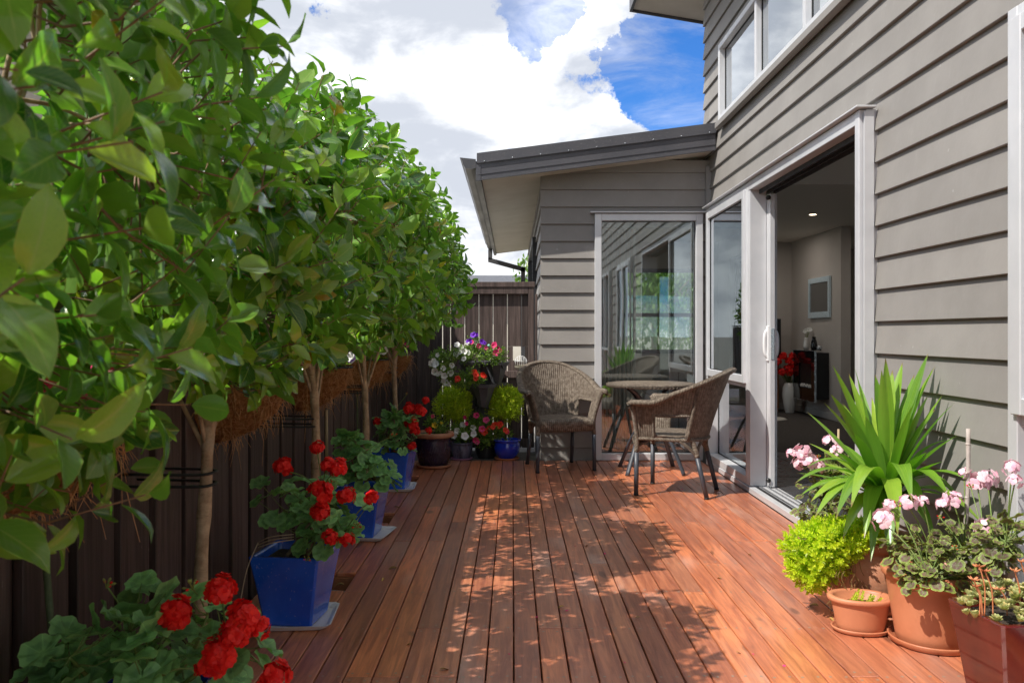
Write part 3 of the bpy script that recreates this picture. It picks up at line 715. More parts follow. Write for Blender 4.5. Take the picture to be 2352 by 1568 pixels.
# ---- eave of the upper storey
EX, EZ = 1.15, 4.28
ez = lambda x: EZ-.17*(x-EX)
def slab(mb, x0, x1, y0, y1, h0, h1): mb.hexa([(x0, y0, ez(x0)+h0), (x1, y0, ez(x1)+h0), (x1, y1, ez(x1)+h0), (x0, y1, ez(x0)+h0), (x0, y0, ez(x0)+h1), (x1, y0, ez(x1)+h1), (x1, y1, ez(x1)+h1), (x0, y1, ez(x0)+h1)])
m = MB(); slab(m, EX+.02, 6.5, -3.2, 8.18, .075, .17); hpart('upper_roof', m, 'roof_metal')
for a, b in ((8.175, 6.9), (6.896, 5.7), (5.696, 4.5), (4.496, 3.3), (3.296, 2.1), (2.096, .9), (.896, -.3), (-.304, -3.2)):
    m = MB(); slab(m, EX+.021, WX+.0 if b < 7.6 and a < 7.7 else 2.2, b, a, .012, .07); hpart('upper_soffit_panel', m, 'soffit_paint')
m = MB(); slab(m, EX-.005, EX+.0195, -3.2, 8.2, -.012, .18); slab(m, EX+.02, 6.5, 8.1805, 8.2, -.012, .18); hpart('upper_fascia', m, 'fascia_metal')
m = MB(); m.box(WX+.001, 6.4, 7.60, 7.655, 2.95, 4.4); hpart('upper_end_wall', m, 'weatherboard_paint')

# ---- rooms behind the glass
m = MB(); m.box(WX+.10, 6.2, -3.0, 7.62, -.12, .036); fl = hpart('room_slab', m, 'black_matt')
m2 = MB()
tiles = MB(); tx = .45
proto = MB(); proto.cbox(0, .444, 0, .444, 0, .008, .0015); pm = proto.mesh('floor_tile', 'floor_tile')
i = 0
for a in range(5):
    for b in range(9): ob('floor_tile', pm, fl, Matrix.Translation((WX+.105+a*.45, 3.58+b*.45, .0365)))
m = MB(); m.box(CX+.15, 4.0, 7.63, 12.0, -.12, .044); hpart('carpet', m, 'carpet')
m = MB(); m.box(4.0, 6.2, 7.63, 13.0, -.12, .043); m.box(WX+2.36, 6.2, -3, 7.62, .0365, .0445); hpart('hall_carpet', m, 'carpet')
FARW = (1.55, 3.05, .84, 2.05)
m = MB(); wallpanel(m, 'y', 12.0, -.14, 0, CX+.15, 4.0, .0445, 2.43, [FARW]); fw = hpart('far_wall', m, 'room_wall')
m = MB(); m.box(4.0, 4.12, 10.2, 12.14, .0445, 2.43); hpart('fireplace_wall', m, 'room_wall')
HW = [(-2.4, -.2, .3, 2.3), (.6, 3.0, .3, 2.3), (3.8, 6.6, .3, 2.3), (1., 6.5, 2.8, 3.8)]; BW = [(2.4, 5.8, .3, 2.4)]  # unseen window openings, added to let more daylight into the dark room
m = MB(); wallpanel(m, 'x', 6.2, -.1, 0, -3, 13, -.1, 4.4, HW); wallpanel(m, 'y', -3.0, 0, .1, WX+.14, 6.2, -.1, 4.4, BW); m.box(4.12, 6.2, 12.9, 13.0, .0, 2.43); hpart('hall_wall', m, 'room_wall')
for q in HW: window('added_room_window', 'x', 6.25, *q, .03, .05)
window('added_room_window', 'y', -3.05, *BW[0], .03, .05, mull=(3.5, 4.7))
m = MB(); m.box(CX+.15, 6.2, 7.592, 13.0, 2.431, 2.47); hpart('ceiling', m, 'room_ceiling')
m = MB(); m.box(WX+.145, 6.2, 7.36, 7.5915, 2.431, 4.0); hpart('bulkhead', m, 'room_ceiling')
m = MB(); m.box(WX+.145, 6.2, -3.0, 7.36, 4.0, 4.05); hpart('upper_ceiling', m, 'room_ceiling')
m = MB(); m.cbox(3.985, 3.999, 10.19, 11.99, .0445, .135, .003); m.cbox(CX+.15, 3.98, 11.98, 11.999, .0445, .135, .003); hpart('skirting', m, 'skirting_paint')
window('far_window', 'y', 12.0, FARW[0], FARW[1], FARW[2], FARW[3], .03, .05, trans=(1.39,), metal='frame_dark')
# vertical blinds drawn to the side behind the end window
bl = thing('vertical_blind', 'pale vertical blind drawn to one side behind the tall end window', 'blind', (.95, 7.62, 0.05))
for k in range(9):
    m = MB(); m.cbox(-.042, .042, -.0008, .0008, .03, 2.02, .0004); part('slat', m, 'blind_fabric', bl, M=Matrix.Translation((-.13+k*.036, .0, 0)) @ Matrix.Rotation(R(68+4*math.sin(k*2.1)), 4, 'Z'))
m = MB(); m.cbox(-.20, .75, -.02, .02, 2.035, 2.075, .003); part('head_rail', m, 'frame_metal', bl)

# ================================================================== FENCE, GATE, NEIGHBOUR
FX = -1.15
rf = random.Random(3)
fence = thing('side_fence', 'tall dark stained board fence running along the row of clipped trees', 'fence', (FX, 3, -.14))
y = -2.2
while y < 7.9:
    tp = 1.26+rf.uniform(-.006, .006); j = rf.uniform(-.008, .008)
    m = MB(); m.cbox(FX-.024, FX+rf.uniform(0, .004), y, y+.198+j, -.135, tp, .003); part('paling', m, 'fence_stain', fence, world=True)
    m = MB(); m.cbox(FX-.050, FX-.0265+rf.uniform(-.002, 0), y+.150, y+.300, -.135, tp-.004, .003); part('paling', m, 'fence_stain', fence, world=True)
    y += .245
for z in (.12, .62, 1.10):
    m = MB(); m.cbox(FX-.095, FX-.051, -2.2, 8.05, z, z+.07, .003); part('rail', m, 'fence_stain', fence, world=True)
m = MB(); m.cbox(FX-.085, FX+.02, -2.2, 8.02, 1.269, 1.29, .003); part('capping', m, 'fence_stain', fence, world=True)
rp = thing('return_fence', 'short dark board fence panel closing the gap between side fence and gate', 'fence', (-.9, 8.02, 0))
x = FX+.005; k = 0
while x < -.70:
    m = MB(); b = 0 if k % 2 == 0 else .045; m.cbox(x, min(x+.13, -.665), 8.03+b, 8.052+b, -.005, 1.56, .003); x += .112; part('paling', m, 'fence_stain', rp, world=True); k += 1
for z in (.25, 1.30): m = MB(); m.cbox(FX+.005, -.665, 8.0525, 8.0745, z, z+.07, .002); part('rail', m, 'fence_stain', rp, world=True)
m = MB(); m.cbox(-.664, -.60, 8.0, 8.075, -.005, 1.62, .003); part('post', m, 'fence_stain', rp, world=True)
gate = thing('gate', 'dark timber gate with narrow gaps of light between upright boards', 'gate', (-.2, 8.0, 0))
GX0, GX1 = -.595, .205
m = MB(); m.cbox(GX0, GX1-.055, 7.98, 8.03, 1.50, 1.565, .003); m.cbox(GX0-.01, GX1+.01, 7.97, 8.05, 1.5655, 1.615, .003); m.cbox(GX1-.054, GX1, 7.98, 8.03, .04, 1.565, .003); m.cbox(GX0, GX1-.055, 7.99, 8.029, .70, .765, .003); m.cbox(GX0, GX1-.055, 7.99, 8.029, .05, .12, .003)
part('gate_frame', m, 'fence_stain', gate, world=True)
x = GX0+.004; k = 0
while x < GX1-.07:
    x1 = min(x+.129, GX1-.004); m = MB()
    segs = [(.03, 1.55)] if k not in (4, 5) else ([(.03, .865), (1.0, 1.55)])
    for a, b in segs: m.cbox(x, x1, 8.031, 8.052, a, b, .002)
    if k == 4: m.cbox(x, x+.05, 8.031, 8.052, .866, .999, .002)
    if k == 5: m.cbox(x+.03, x1, 8.031, 8.052, .866, .999, .002)
    part('board', m, 'fence_stain', gate, world=True); x = x1+.0072; k += 1
m = MB(); m.cbox(GX1+.012, CX-.032, 7.98, 8.05, -.005, 1.50, .003); tag(part('gate_post', m, 'fence_stain', None), 'dark square timber post between the gate and house corner', 'post')

nb = thing('neighbouring_house', 'beige rendered house with dark guttering showing above the clipped trees', 'house', (-4, 3, -.2))
NX, NZ, NY, N0 = -2.50, 3.60, 7.05, 4.4
m = MB(); m.box(-8, NX-.55, N0, NY-.4, -.2, NZ+.02); part('wall', m, 'neighbour_wall', nb, world=True)
m = MB(); m.hexa([(NX+.02, N0, NZ+.12), (NX+.02, NY, NZ+.12), (-8, NY, NZ+2.3), (-8, N0, NZ+2.3), (NX+.02, N0, NZ+.16), (NX+.02, NY, NZ+.16), (-8, NY, NZ+2.34), (-8, N0, NZ+2.34)]); part('roof', m, 'roof_metal', nb, world=True)
m = MB(); m.cbox(NX-.02, NX+.0, N0, NY, NZ-.06, NZ+.11, .003); m.box(-8, NX-.021, NY-.02, NY, NZ-.06, NZ+.12); part('fascia', m, 'fascia_metal', nb, world=True)
m = MB(); m.box(NX-.549, NX-.021, N0, NY-.021, NZ-.05, NZ-.03); part('soffit', m, 'soffit_paint', nb, world=True)
gp2 = [(NX+.001, NZ+.10), (NX+.001, NZ-.02), (NX+.05, NZ-.03), (NX+.10, NZ-.01), (NX+.115, NZ+.03), (NX+.12, NZ+.075), (NX+.14, NZ+.10), (NX+.135, NZ+.105), (NX+.11, NZ+.08), (NX+.10, NZ+.02), (NX+.05, NZ-.02), (NX+.01, NZ-.01), (NX+.01, NZ+.10)]
m = MB(); n_ = len(gp2); m.add([(x, N0, z) for x, z in gp2]+[(x, NY+.03, z) for x, z in gp2], [tuple(range(n_)), tuple(range(n_, 2*n_))[::-1]]+[(i, i+n_, (i+1) % n_+n_, (i+1) % n_) for i in range(n_)])
part('gutter', m, 'gutter_metal', nb, world=True)
for ya in (5.2,):
    m = MB(); m.cbox(NX-.5495, NX-.52, ya, ya+1.0, 1.2, 2.4, .003); wo = part('window', m, 'frame_metal', nb, world=True)
    m = MB(); m.box(NX-.5195, NX-.515, ya+.06, ya+.94, 1.26, 2.34); part('pane', m, 'window_glass', wo)

# ================================================================== CLIPPED TREES
TX = -.91
leafA = [blade(.58, cup=.16, curl=.18, cols=5, peak=.45, tip=.5), blade(.64, cup=.10, curl=.26, cols=5, peak=.44, wave=1.), blade(.52, cup=.28, curl=.08, cols=5, peak=.47, twist=.3, tip=.8), blade(.60, cup=.06, curl=.40, cols=5, peak=.45, twist=-.3, wave=1.6), blade(.56, cup=.38, curl=-.10, cols=5, peak=.46, wave=1.), blade(.48, cup=.22, curl=.55, cols=5, peak=.46, twist=.15)]
leafB = [blade(w_, (0, .14, .45, .8, 1), 3, c_, k_, peak=.45) for w_, c_, k_ in ((.58, .16, .18), (.64, .10, .26), (.52, .28, .08), (.60, .06, .40), (.56, .38, -.1), (.48, .22, .55))]
leafM = [proto_mesh('leaf', p, 'camellia_leaf') for p in leafA]
def rdir(r):
    while True:
        v = Vector((r.uniform(-1, 1), r.uniform(-1, 1), r.uniform(-1, 1)))
        if .05 < v.length < 1: return v.normalized()
def make_tree(label, ty, c, rad, nshoot, seed, h0=.93, lsz=(.066, .108), nobj=300, bulge=None):
    r = random.Random(seed)
    root = thing('clipped_tree', label, 'tree', (TX, ty, -.14), 0, 'row of clipped standard trees along the fence')
    c = Vector(c); rad = Vector(rad)
    m = MB(); pts = []; rr = []
    bx, by = r.uniform(-.012, .012), r.uniform(-.02, .02)
    top = Vector((c.x+.02, c.y, 1.12))
    for i in range(22):
        t = i/21; z = -.14+t*(top.z+.14)
        pts.append((TX+(top.x-TX)*t**3+.010*math.sin(t*7+seed)+bx*math.sin(t*3.1), ty+(top.y-ty)*t**3+.012*math.sin(t*5+seed*2), z)); rr.append((.0235-.007*t)*(1+.10*math.sin(t*31+seed)+.06*r.uniform(-1, 1)))
    m.tube(pts, rr, 12); part('trunk', m, 'bark', root, world=True)
    # limbs
    nodes = []; lm = MB(); st = [Vector(p) for p in pts[15:]]
    for i in range(13):
        d = rdir(r); d.z = abs(d.z)*.9+.05 if r.random() < .75 else d.z*.4; d.normalize()
        tgt = c+Vector((d.x*rad.x, d.y*rad.y, d.z*rad.z))*r.uniform(.55, .8)
        a = r.choice(st); mid = (a+tgt)/2+Vector((r.uniform(-.05, .05), r.uniform(-.05, .05), r.uniform(-.02, .10)))
        P = catmull([a, mid, tgt], 5); r0 = r.uniform(.007, .011); lm.tube(P, [r0*(1-.65*k/(len(P)-1)) for k in range(len(P))], 6); nodes += P[3:]
        for j in range(3):
            b = r.choice(P[3:]); t2 = b+Vector((rdir(r).x*rad.x*.45, rdir(r).y*rad.y*.45, r.uniform(-.12, .3)))
            Q = catmull([b, (b+t2)/2+rdir(r)*.03, t2], 4); lm.tube(Q, [.0048*(1-.5*k/(len(Q)-1)) for k in range(len(Q))], 5); nodes += Q[1:]
    part('limbs', lm, 'bark', root, world=True)
    tw = MB(); items = []
    NA = np.array([tuple(n) for n in nodes])
    for s_ in range(nshoot):
        d = rdir(r); f = 1.04-.30*r.random()**1.6 if r.random() < .9 else r.uniform(.3, .9)
        p = c+Vector((d.x*rad.x, d.y*rad.y, d.z*rad.z))*f
        p += Vector((.05*math.sin(p.y*9+seed), 0, .05*math.sin(p.y*11+p.x*7+seed)))
        if p.x < c.x-.06 and r.random() < .80: continue
        if p.z < h0-.02 or p.x < FX+.02 and p.z < 1.32: continue
        out = Vector((d.x/rad.x, d.y/rad.y, d.z/rad.z)).normalized()
        sd = (out*r.uniform(.5, 1.1)+Vector((0, 0, r.uniform(.15, .9)))+rdir(r)*.45).normalized()
        if p.z < h0+.15: sd.z = abs(sd.z)*.4+.05; sd.normalize()
        ln = r.uniform(.07, .15); tip = p+sd*ln*.6; base = p-sd*ln*.5
        j = int(np.argmin(((NA-np.array(base))**2).sum(1))); nb_ = Vector(NA[j])
        if (nb_-base).length < .45: tw.tube([nb_, (nb_+base)/2+Vector((0, 0, -.02)), base, tip], [.0024, .0021, .0019, .0012], 4)
        else: tw.tube([base, tip], [.0026, .0014], 4)
        rs_ = r.random(); nl = r.choice((5, 6, 6, 7, 8)); a0 = r.uniform(0, 6.28); ax = sd.orthogonal().normalized(); ay = sd.cross(ax)
        for k in range(nl):
            t = k/(nl-1); a = a0+k*2.4; rad_ = ax*math.cos(a)+ay*math.sin(a); up = .25+.75*t**1.5
            fw_ = (rad_*(1.15-.55*t)+sd*up*.8+Vector((0, 0, -.16*(1-t)))+rdir(r)*.22).normalized()
            nrm = (sd*.6+out*.75-rad_*.3+Vector((0, 0, .45))+rdir(r)*.35)
            sz = r.uniform(*lsz)*(1-.30*t*r.random())
            items.append((orient(base.lerp(tip, t)+fw_*.006, fw_, nrm, sz), r.randrange(6), (rs_*.55+r.random()*.6)%1, p))
    part('twigs', tw, 'twig', root, world=True, kind='stuff')
    # the leaves that show largest are pieces of their own, the rest one mass
    camp = Vector((0, 0, CAMH)); sc = []
    for i, it in enumerate(items):
        q = it[0].translation; 
        px = 512+837.5*q.x/max(q.y, .05); py = 334-837.5*(q.z-CAMH)/max(q.y, .05)
        vis = -30 < px < 1050 and -30 < py < 720 and q.y > .3
        nz = it[0].col[2].xyz.normalized(); face = abs(nz.dot((camp-q).normalized()))
        outside = (q-c); e = Vector((outside.x/rad.x, outside.y/rad.y, outside.z/rad.z)).dot((camp-c).normalized())
        sc.append((-(vis*10+face*.8+e*1.6-q.y*.6), i))
    sc.sort(); pick = set(i for _, i in sc[:nobj])
    Wi = WM[root.name].inverted()
    for i in pick:
        M, pi, rn, p = items[i]; o = ob('leaf', leafM[pi], root, Wi @ M)
    me = merged('foliage', leafB, [(it[0], it[1], it[2]) for i, it in enumerate(items) if i not in pick], 'camellia_leaf')
    o = ob('foliage', me, root, None, True); o['kind'] = 'stuff'
    return root, len(items)
TREES = [('clipped tree with the largest leaves, overhanging the front red geranium', 1.20, (-.94, 1.15, 1.50), (.50, .68, .74), 640, .83),
         ('clipped tree with bare trunk tied to fence between the front geranium and front blue pot', 2.49, (-.93, 2.47, 1.43), (.47, .60, .49), 560, .98),
         ('clipped tree whose forked trunk rises between the front and middle blue pots', 3.80, (-.93, 3.78, 1.58), (.50, .60, .58), 500, 1.03),
         ('clipped tree whose slim trunk rises between the middle and rear blue pots', 5.10, (-.92, 5.07, 1.62), (.50, .60, .62), 500, 1.03),
         ('clipped tree at the gate end of the row, trunk behind the rear blue pot', 6.42, (-.90, 6.30, 1.60), (.53, .58, .56), 500, 1.03)]
for i, (lb, ty, c, rad, n_, h0) in enumerate(TREES): make_tree(lb, ty, c, rad, n_, 20+i, h0)
# ties and stakes
for i, (ty, z) in enumerate(((2.49, .71), (3.80, .74), (5.10, .80), (6.42, .86))):
    m = MB()
    for dz in (0, -.035):
        m.tube(catmull([(FX+.012, ty-.045, z+dz), (TX-.02, ty-.030, z+dz-.004), (TX+.022, ty-.020, z+dz), (TX+.028, ty+.004, z+dz+.002), (TX+.018, ty+.026, z+dz), (TX-.02, ty+.03, z+dz+.003), (FX+.012, ty+.05, z+dz+.004)], 4), .0036, 6, flat=1.5)
    lab = ['on the trunk beside the front geranium', 'on the trunk behind the front blue pot', 'on the trunk behind the middle blue pot', 'on the trunk behind the rear blue pot'][i]
    tag(part('tree_tie', m, 'black_plastic', None), 'black rubber tie looped '+lab, 'tie', 'tree ties on the fence')
m = MB(); m.tube([(-1.085, 2.03, -.1), (-1.10, 2.02, .25), (-1.115, 2.00, .585)], .0085, 8); tag(part('garden_stake', m, 'green_stake', None), 'green garden stake leaning on the fence behind the front geranium', 'stake')
m = MB(); m.tube([(-1.02, 4.62, .02), (-1.03, 4.63, .70)], .009, 8); tag(part('garden_stake', m, 'bamboo', None), 'pale wooden stake standing behind the middle blue pot', 'stake')
m = MB(); m.tube([(-1.06, 5.75, .02), (-1.07, 5.76, .85)], .006, 8); tag(part('garden_stake', m, 'green_stake', None), 'thin green stake beside the rear tree trunks', 'stake')
# coir hanging baskets on the fence
rb = random.Random(9)
def basket(lab, y0, wd=.36, z=.90, petals=None):
    root = thing('hanging_basket', lab, 'basket', (FX+.005, y0, z-.17), 0, 'coir baskets hung on the fence')
    m = MB(); n = 22; prof = 9; V = []; dp = .29
    for i in range(prof):
        t = i/(prof-1); rz_ = math.sin(t*math.pi/2); zz = -.02+.23*(1-math.cos(t*math.pi/2))**.9
        for j in range(n):
            a = math.pi*j/(n-1)-math.pi/2; k = rz_*(1+.05*math.sin(j*5+i*3)+rb.uniform(-.02, .02))
            V.append((dp*math.cos(a)*k*(.98 if 0 < j < n-1 else .0), wd/2*math.sin(a)*k, zz+rb.uniform(-.006, .006)))
    F = [(i*n+j, i*n+j+1, (i+1)*n+j+1, (i+1)*n+j) for i in range(prof-1) for j in range(n-1)]
    m.add(V, F, None, 0, True); part('coir_liner', m, 'coir', root)
    m = MB()
    for k in range(420):
        a = rb.uniform(-1.5, 1.5); t = rb.random()**.6; rz_ = math.sin(t*math.pi/2); zz = -.02+.23*(1-math.cos(t*math.pi/2))**.9
        p = Vector((dp*math.cos(a)*rz_, wd/2*math.sin(a)*rz_, zz)); d = Vector((math.cos(a), math.sin(a), -.9+t)).normalized()
        l = rb.uniform(.015, .05) if rb.random() < .9 else rb.uniform(.06, .13); e = rdir(rb)
        q = p+d*l*.25+e*l*.5; q2 = q+e*l*.35+Vector((0, 0, -l*.6))
        m.tube([p, q, q2], [.0011, .0010, .0006], 3, cap=False)
    part('fibres', m, 'coir_fibre', root, kind='stuff')
    m = MB(); m.tube([(.002, wd/2, .212)]+[(dp*math.cos(a), wd/2*math.sin(a), .212) for a in [math.pi/2-math.pi*j/16 for j in range(1, 16)]]+[(.002, -wd/2, .212)], .0045, 6); part('wire_rim', m, 'black_plastic', root)
    m = MB(); m.add([(.004, -wd/2*.9, .195)]+[(dp*.93*math.cos(a), wd/2*.93*math.sin(a), .195) for a in [-math.pi/2+math.pi*j/12 for j in range(13)]]+[(.004, wd/2*.9, .195)], [tuple(range(15))]); part('soil', m, 'soil', root)
    return root
BASK = [(1.82, 'coir lined basket on the fence above the front geranium', 'magenta_petal'), (3.17, 'coir lined basket on the fence above the front blue pot', 'magenta_petal'), (4.47, 'coir lined basket on the fence above the middle blue pot', 'white_petal'), (5.78, 'coir lined basket on the fence above the rear blue pot', 'white_petal'), (7.05, 'coir lined basket on the fence above the ribbed plum pot', 'magenta_petal')]
for y0, lb, pt in BASK: basket(lb, y0)

# ================================================================== POTS
def rim_profile(rb_, rt, h, lip=.012, th=.012, lh=.03, belly=0):
    P = [(0, 0), (rb_*.96, 0), (rb_, .006)]
    for i in range(1, 8):
        t = i/8; P.append((rb_+(rt-rb_)*t+belly*math.sin(math.pi*t), .006+(h-lh-.006)*t))
    P += [(rt, h-lh), (rt+lip*.8, h-lh+.003), (rt+lip, h-lh+.010), (rt+lip, h-.005), (rt+lip*.7, h), (rt-th*.3, h), (rt-th, h-.006), (rt-th-.006, h-.05), (0, h-.05)]
    return P
def square_pot(lab, x, y, rot, wb, wt, h, mat_, group=None, z0=.020, dark=None):
    root = thing('square_pot', lab, 'pot', (x, y, z0), rot, group)
    def ring(w_, z, c=.012):
        a = w_/2; return [(a, -a+c, z), (a, a-c, z), (a-c, a, z), (-a+c, a, z), (-a, a-c, z), (-a, -a+c, z), (-a+c, -a, z), (a-c, -a, z)]
    lv = [(wb*.97, 0), (wb, .006), (wb+(wt-wb)*.3-.002, h*.3), (wb+(wt-wb)*.65-.002, h*.65), (wt, h-.004), (wt-.006, h), (wt-.030, h), (wt-.038, h-.006), (wt-.05, h-.045)]
    m = MB(); V = []
    for w_, z in lv: V += ring(w_, z, .008 if w_ > .1 else .004)
    F = [tuple(range(7, -1, -1))]
    for i in range(len(lv)-1):
        for j in range(8): F.append((i*8+j, i*8+(j+1) % 8, i*8+8+(j+1) % 8, i*8+8+j))
    m.add(V, F, None, 0, False); part('body', m, mat_, root)
    m = MB(); V = [(0, 0, h-.022)]+ring(wt-.042, h-.032); m.add(V, [(0, 1+j, 1+(j+1) % 8) for j in range(8)], None, 0, True); part('soil', m, 'soil', root)
    return root
def tray(lab, x, y, rot, w_, mat_='white_plastic', group=None):
    m = MB(); a = w_/2
    def ring(q, z, c): b = a-q; return [(b, -b+c, z), (b, b-c, z), (b-c, b, z), (-b+c, b, z), (-b, b-c, z), (-b, -b+c, z), (-b+c, -b, z), (b-c, -b, z)]
    V = []
    for q, z in ((.022, .0022), (.020, .004), (.004, .021), (0, .023), (.004, .0235), (.008, .022), (.024, .0085)): V += ring(q, z, .02)
    F = [tuple(range(7, -1, -1))]+[(i*8+j, i*8+(j+1) % 8, i*8+8+(j+1) % 8, i*8+8+j) for i in range(6) for j in range(8)]+[tuple(range(48, 56))]
    m.add(V, F); o = part('tray', m, mat_, None); o.location = (x, y, 0); o.rotation_euler[2] = rot; return tag(o, lab, 'saucer', group)
PX = -.845
BLUE = [(1.98, R(4), 'front'), (3.275, R(-7), 'front'), (4.66, R(-5), 'middle'), (6.06, R(-6), 'rear')]
GB = 'blue glazed pots between the trees'
square_pot('glossy blue square pot hidden under the foremost red geranium', -.86, 1.98, R(4), .19, .275, .27, 'blue_glaze', GB, .010)
tray('white plastic tray under the foremost geranium pot', -.86, 1.98, R(4), .255)
square_pot('front glossy blue square pot holding the red geranium with bare woody stems', PX, 3.275, R(-7), .19, .275, .27, 'blue_glaze', GB, .010)
tray('white plastic tray under the front blue square pot', PX+.005, 3.28, R(4), .29)
square_pot('middle blue square pot under the leafy geranium with no open flowers', PX, 4.66, R(-5), .19, .275, .27, 'blue_glaze', GB, .010)
tray('white plastic tray under the middle blue square pot', PX+.02, 4.655, R(-9), .30)
square_pot('rear blue square pot beside the ribbed plum pot', PX-.01, 6.06, R(-7), .19, .275, .27, 'blue_glaze', GB, .010)
tray('white plastic tray under the rear blue square pot', PX-.005, 6.06, R(2), .30)
def round_pot(name, lab, x, y, prof, mat_, soil=None, z0=0., sx=1, sy=1, rot=0, n=40, ribs=None, rim=None, ms=None):
    root = thing(name, lab, 'pot', (x, y, z0), rot)
    m = MB()
    if ribs:
        # slanting ribs cut into the glaze
        n = ribs*4; V = []; 
        for i, (r, z) in enumerate(prof):
            for j in range(n):
                t = 2*math.pi*j/n+z*2.0; k = 1+.014*math.cos(ribs*2*math.pi*j/n)*(1 if .02 < z < prof[-1][1]-.045 and i < len(prof)-9 else 0); V.append((r*k*math.cos(t), r*k*math.sin(t), z))
        m.add(V, [(i*n+j, i*n+(j+1) % n, (i+1)*n+(j+1) % n, (i+1)*n+j) for i in range(len(prof)-1) for j in range(n)], None, 0, True)
    else: m.lathe(prof, n, (0, 0, 0), sx, sy)
    part('body', m, mat_, root)
    if rim:
        m = MB(); m.lathe(rim, 40, (0, 0, 0), sx, sy); part('rim', m, ms or 'terracotta_aged', root)
    if soil:
        m = MB(); m.lathe([(0, soil[1]+.006), (soil[0]*.5, soil[1]+.004), (soil[0], soil[1])], 24, (0, 0, 0), sx, sy); part('soil', m, 'soil', root)
    return root
def saucer(lab, x, y, r, mat_, h=.022, sx=1, sy=1, rot=0):
    m = MB(); m.lathe([(0, .0022), (r*.90, .0022), (r*.96, .006), (r, h-.003), (r, h), (r-.005, h+.001), (r-.008, h-.002), (r*.9, .0085), (0, .0085)], 40, (0, 0, 0), sx, sy)
    o = part('saucer', m, mat_, None); o.location = (x, y, 0); o.rotation_euler[2] = rot; return tag(o, lab, 'saucer')
# right-hand group
UX, UY = 1.475, 3.43
P = [(0, 0), (.115, 0), (.12, .006), (.15, .05), (.178, .11), (.188, .165), (.182, .21), (.165, .245), (.158, .252), (.170, .258), (.176, .268), (.176, .292), (.168, .300), (.155, .300), (.150, .29), (.150, .25), (0, .25)]
round_pot('round_urn', 'bulging terracotta urn holding the tall spiky plant', UX, UY, P, 'terracotta_aged', (.149, .272))
LX, LY = 1.525, 3.045
P = rim_profile(.122, .158, .262, .014, .012, .030)
P = P[:4]+[(P[4][0], P[4][1])]+P[5:]
round_pot('round_planter', 'large orange plastic planter overflowing with pink geranium', LX, LY, P, 'terracotta_plastic', (.146, .22), .0095)
saucer('wide terracotta saucer under the large orange planter', LX, LY, .150, 'terracotta_plastic', .026)
SX_, SY_ = 1.315, 3.165
round_pot('small_planter', 'small oval terracotta planter with a few succulent sprigs', SX_, SY_, rim_profile(.080, .098, .125, .014, .009, .022), 'terracotta_plastic', (.089, .088), .0095, 1.08, .80, R(-8))
saucer('small oval saucer under the little terracotta planter', SX_, SY_, .102, 'terracotta_plastic', .018, 1.05, .80, R(-8))
round_pot('hidden_planter', 'terracotta pot behind the spiky plant holding a leggy pink geranium', 1.50, 3.86, rim_profile(.10, .13, .24, .012, .01, .03), 'terracotta', (.12, .20))
square_pot('dark red glazed square pot full of succulents by the side window', 1.54, 2.56, R(4), .20, .275, .275, 'oxblood_glaze', None, .0022)
# pots by the gate
PLX, PLY = -.665, 7.06
round_pot('ribbed_pot', 'large plum glazed ribbed pot with a terracotta rim', PLX, PLY, rim_profile(.115, .150, .275, .010, .012, .03, .012), 'plum_glaze', (.135, .235), .0095, ribs=44, rim=[(.1605, .246), (.172, .250), (.174, .268), (.166, .285), (.140, .285), (.137, .24), (.1605, .246)])
saucer('worn terracotta saucer under the ribbed plum pot', PLX, PLY, .150, 'terracotta_aged', .026)
round_pot('glazed_pot', 'small mottled grey blue pot of white petunias', -.455, 7.50, rim_profile(.076, .098, .145, .006, .009, .018, .008), 'mottled_glaze', (.088, .11), .0095)
saucer('purple plastic saucer under the mottled pot', -.455, 7.50, .098, 'pink_plastic', .014)
round_pot('nursery_pot', 'black pot of red and pink petunias between two glazed pots', -.24, 7.62, rim_profile(.085, .10, .13, .006, .008, .02), 'black_plastic', (.09, .10), -.004)
round_pot('cobalt_bowl', 'shiny cobalt blue round pot of red flowers', -.05, 7.50, [(0, 0), (.070, 0), (.078, .008), (.108, .05), (.119, .095), (.114, .135), (.108, .148), (.124, .155), (.128, .163), (.124, .170), (.110, .170), (.104, .162), (.104, .14), (0, .14)], 'cobalt_glaze', (.103, .145), .0095)
saucer('orange terracotta saucer under the cobalt pot', -.05, 7.50, .112, 'terracotta', .016)

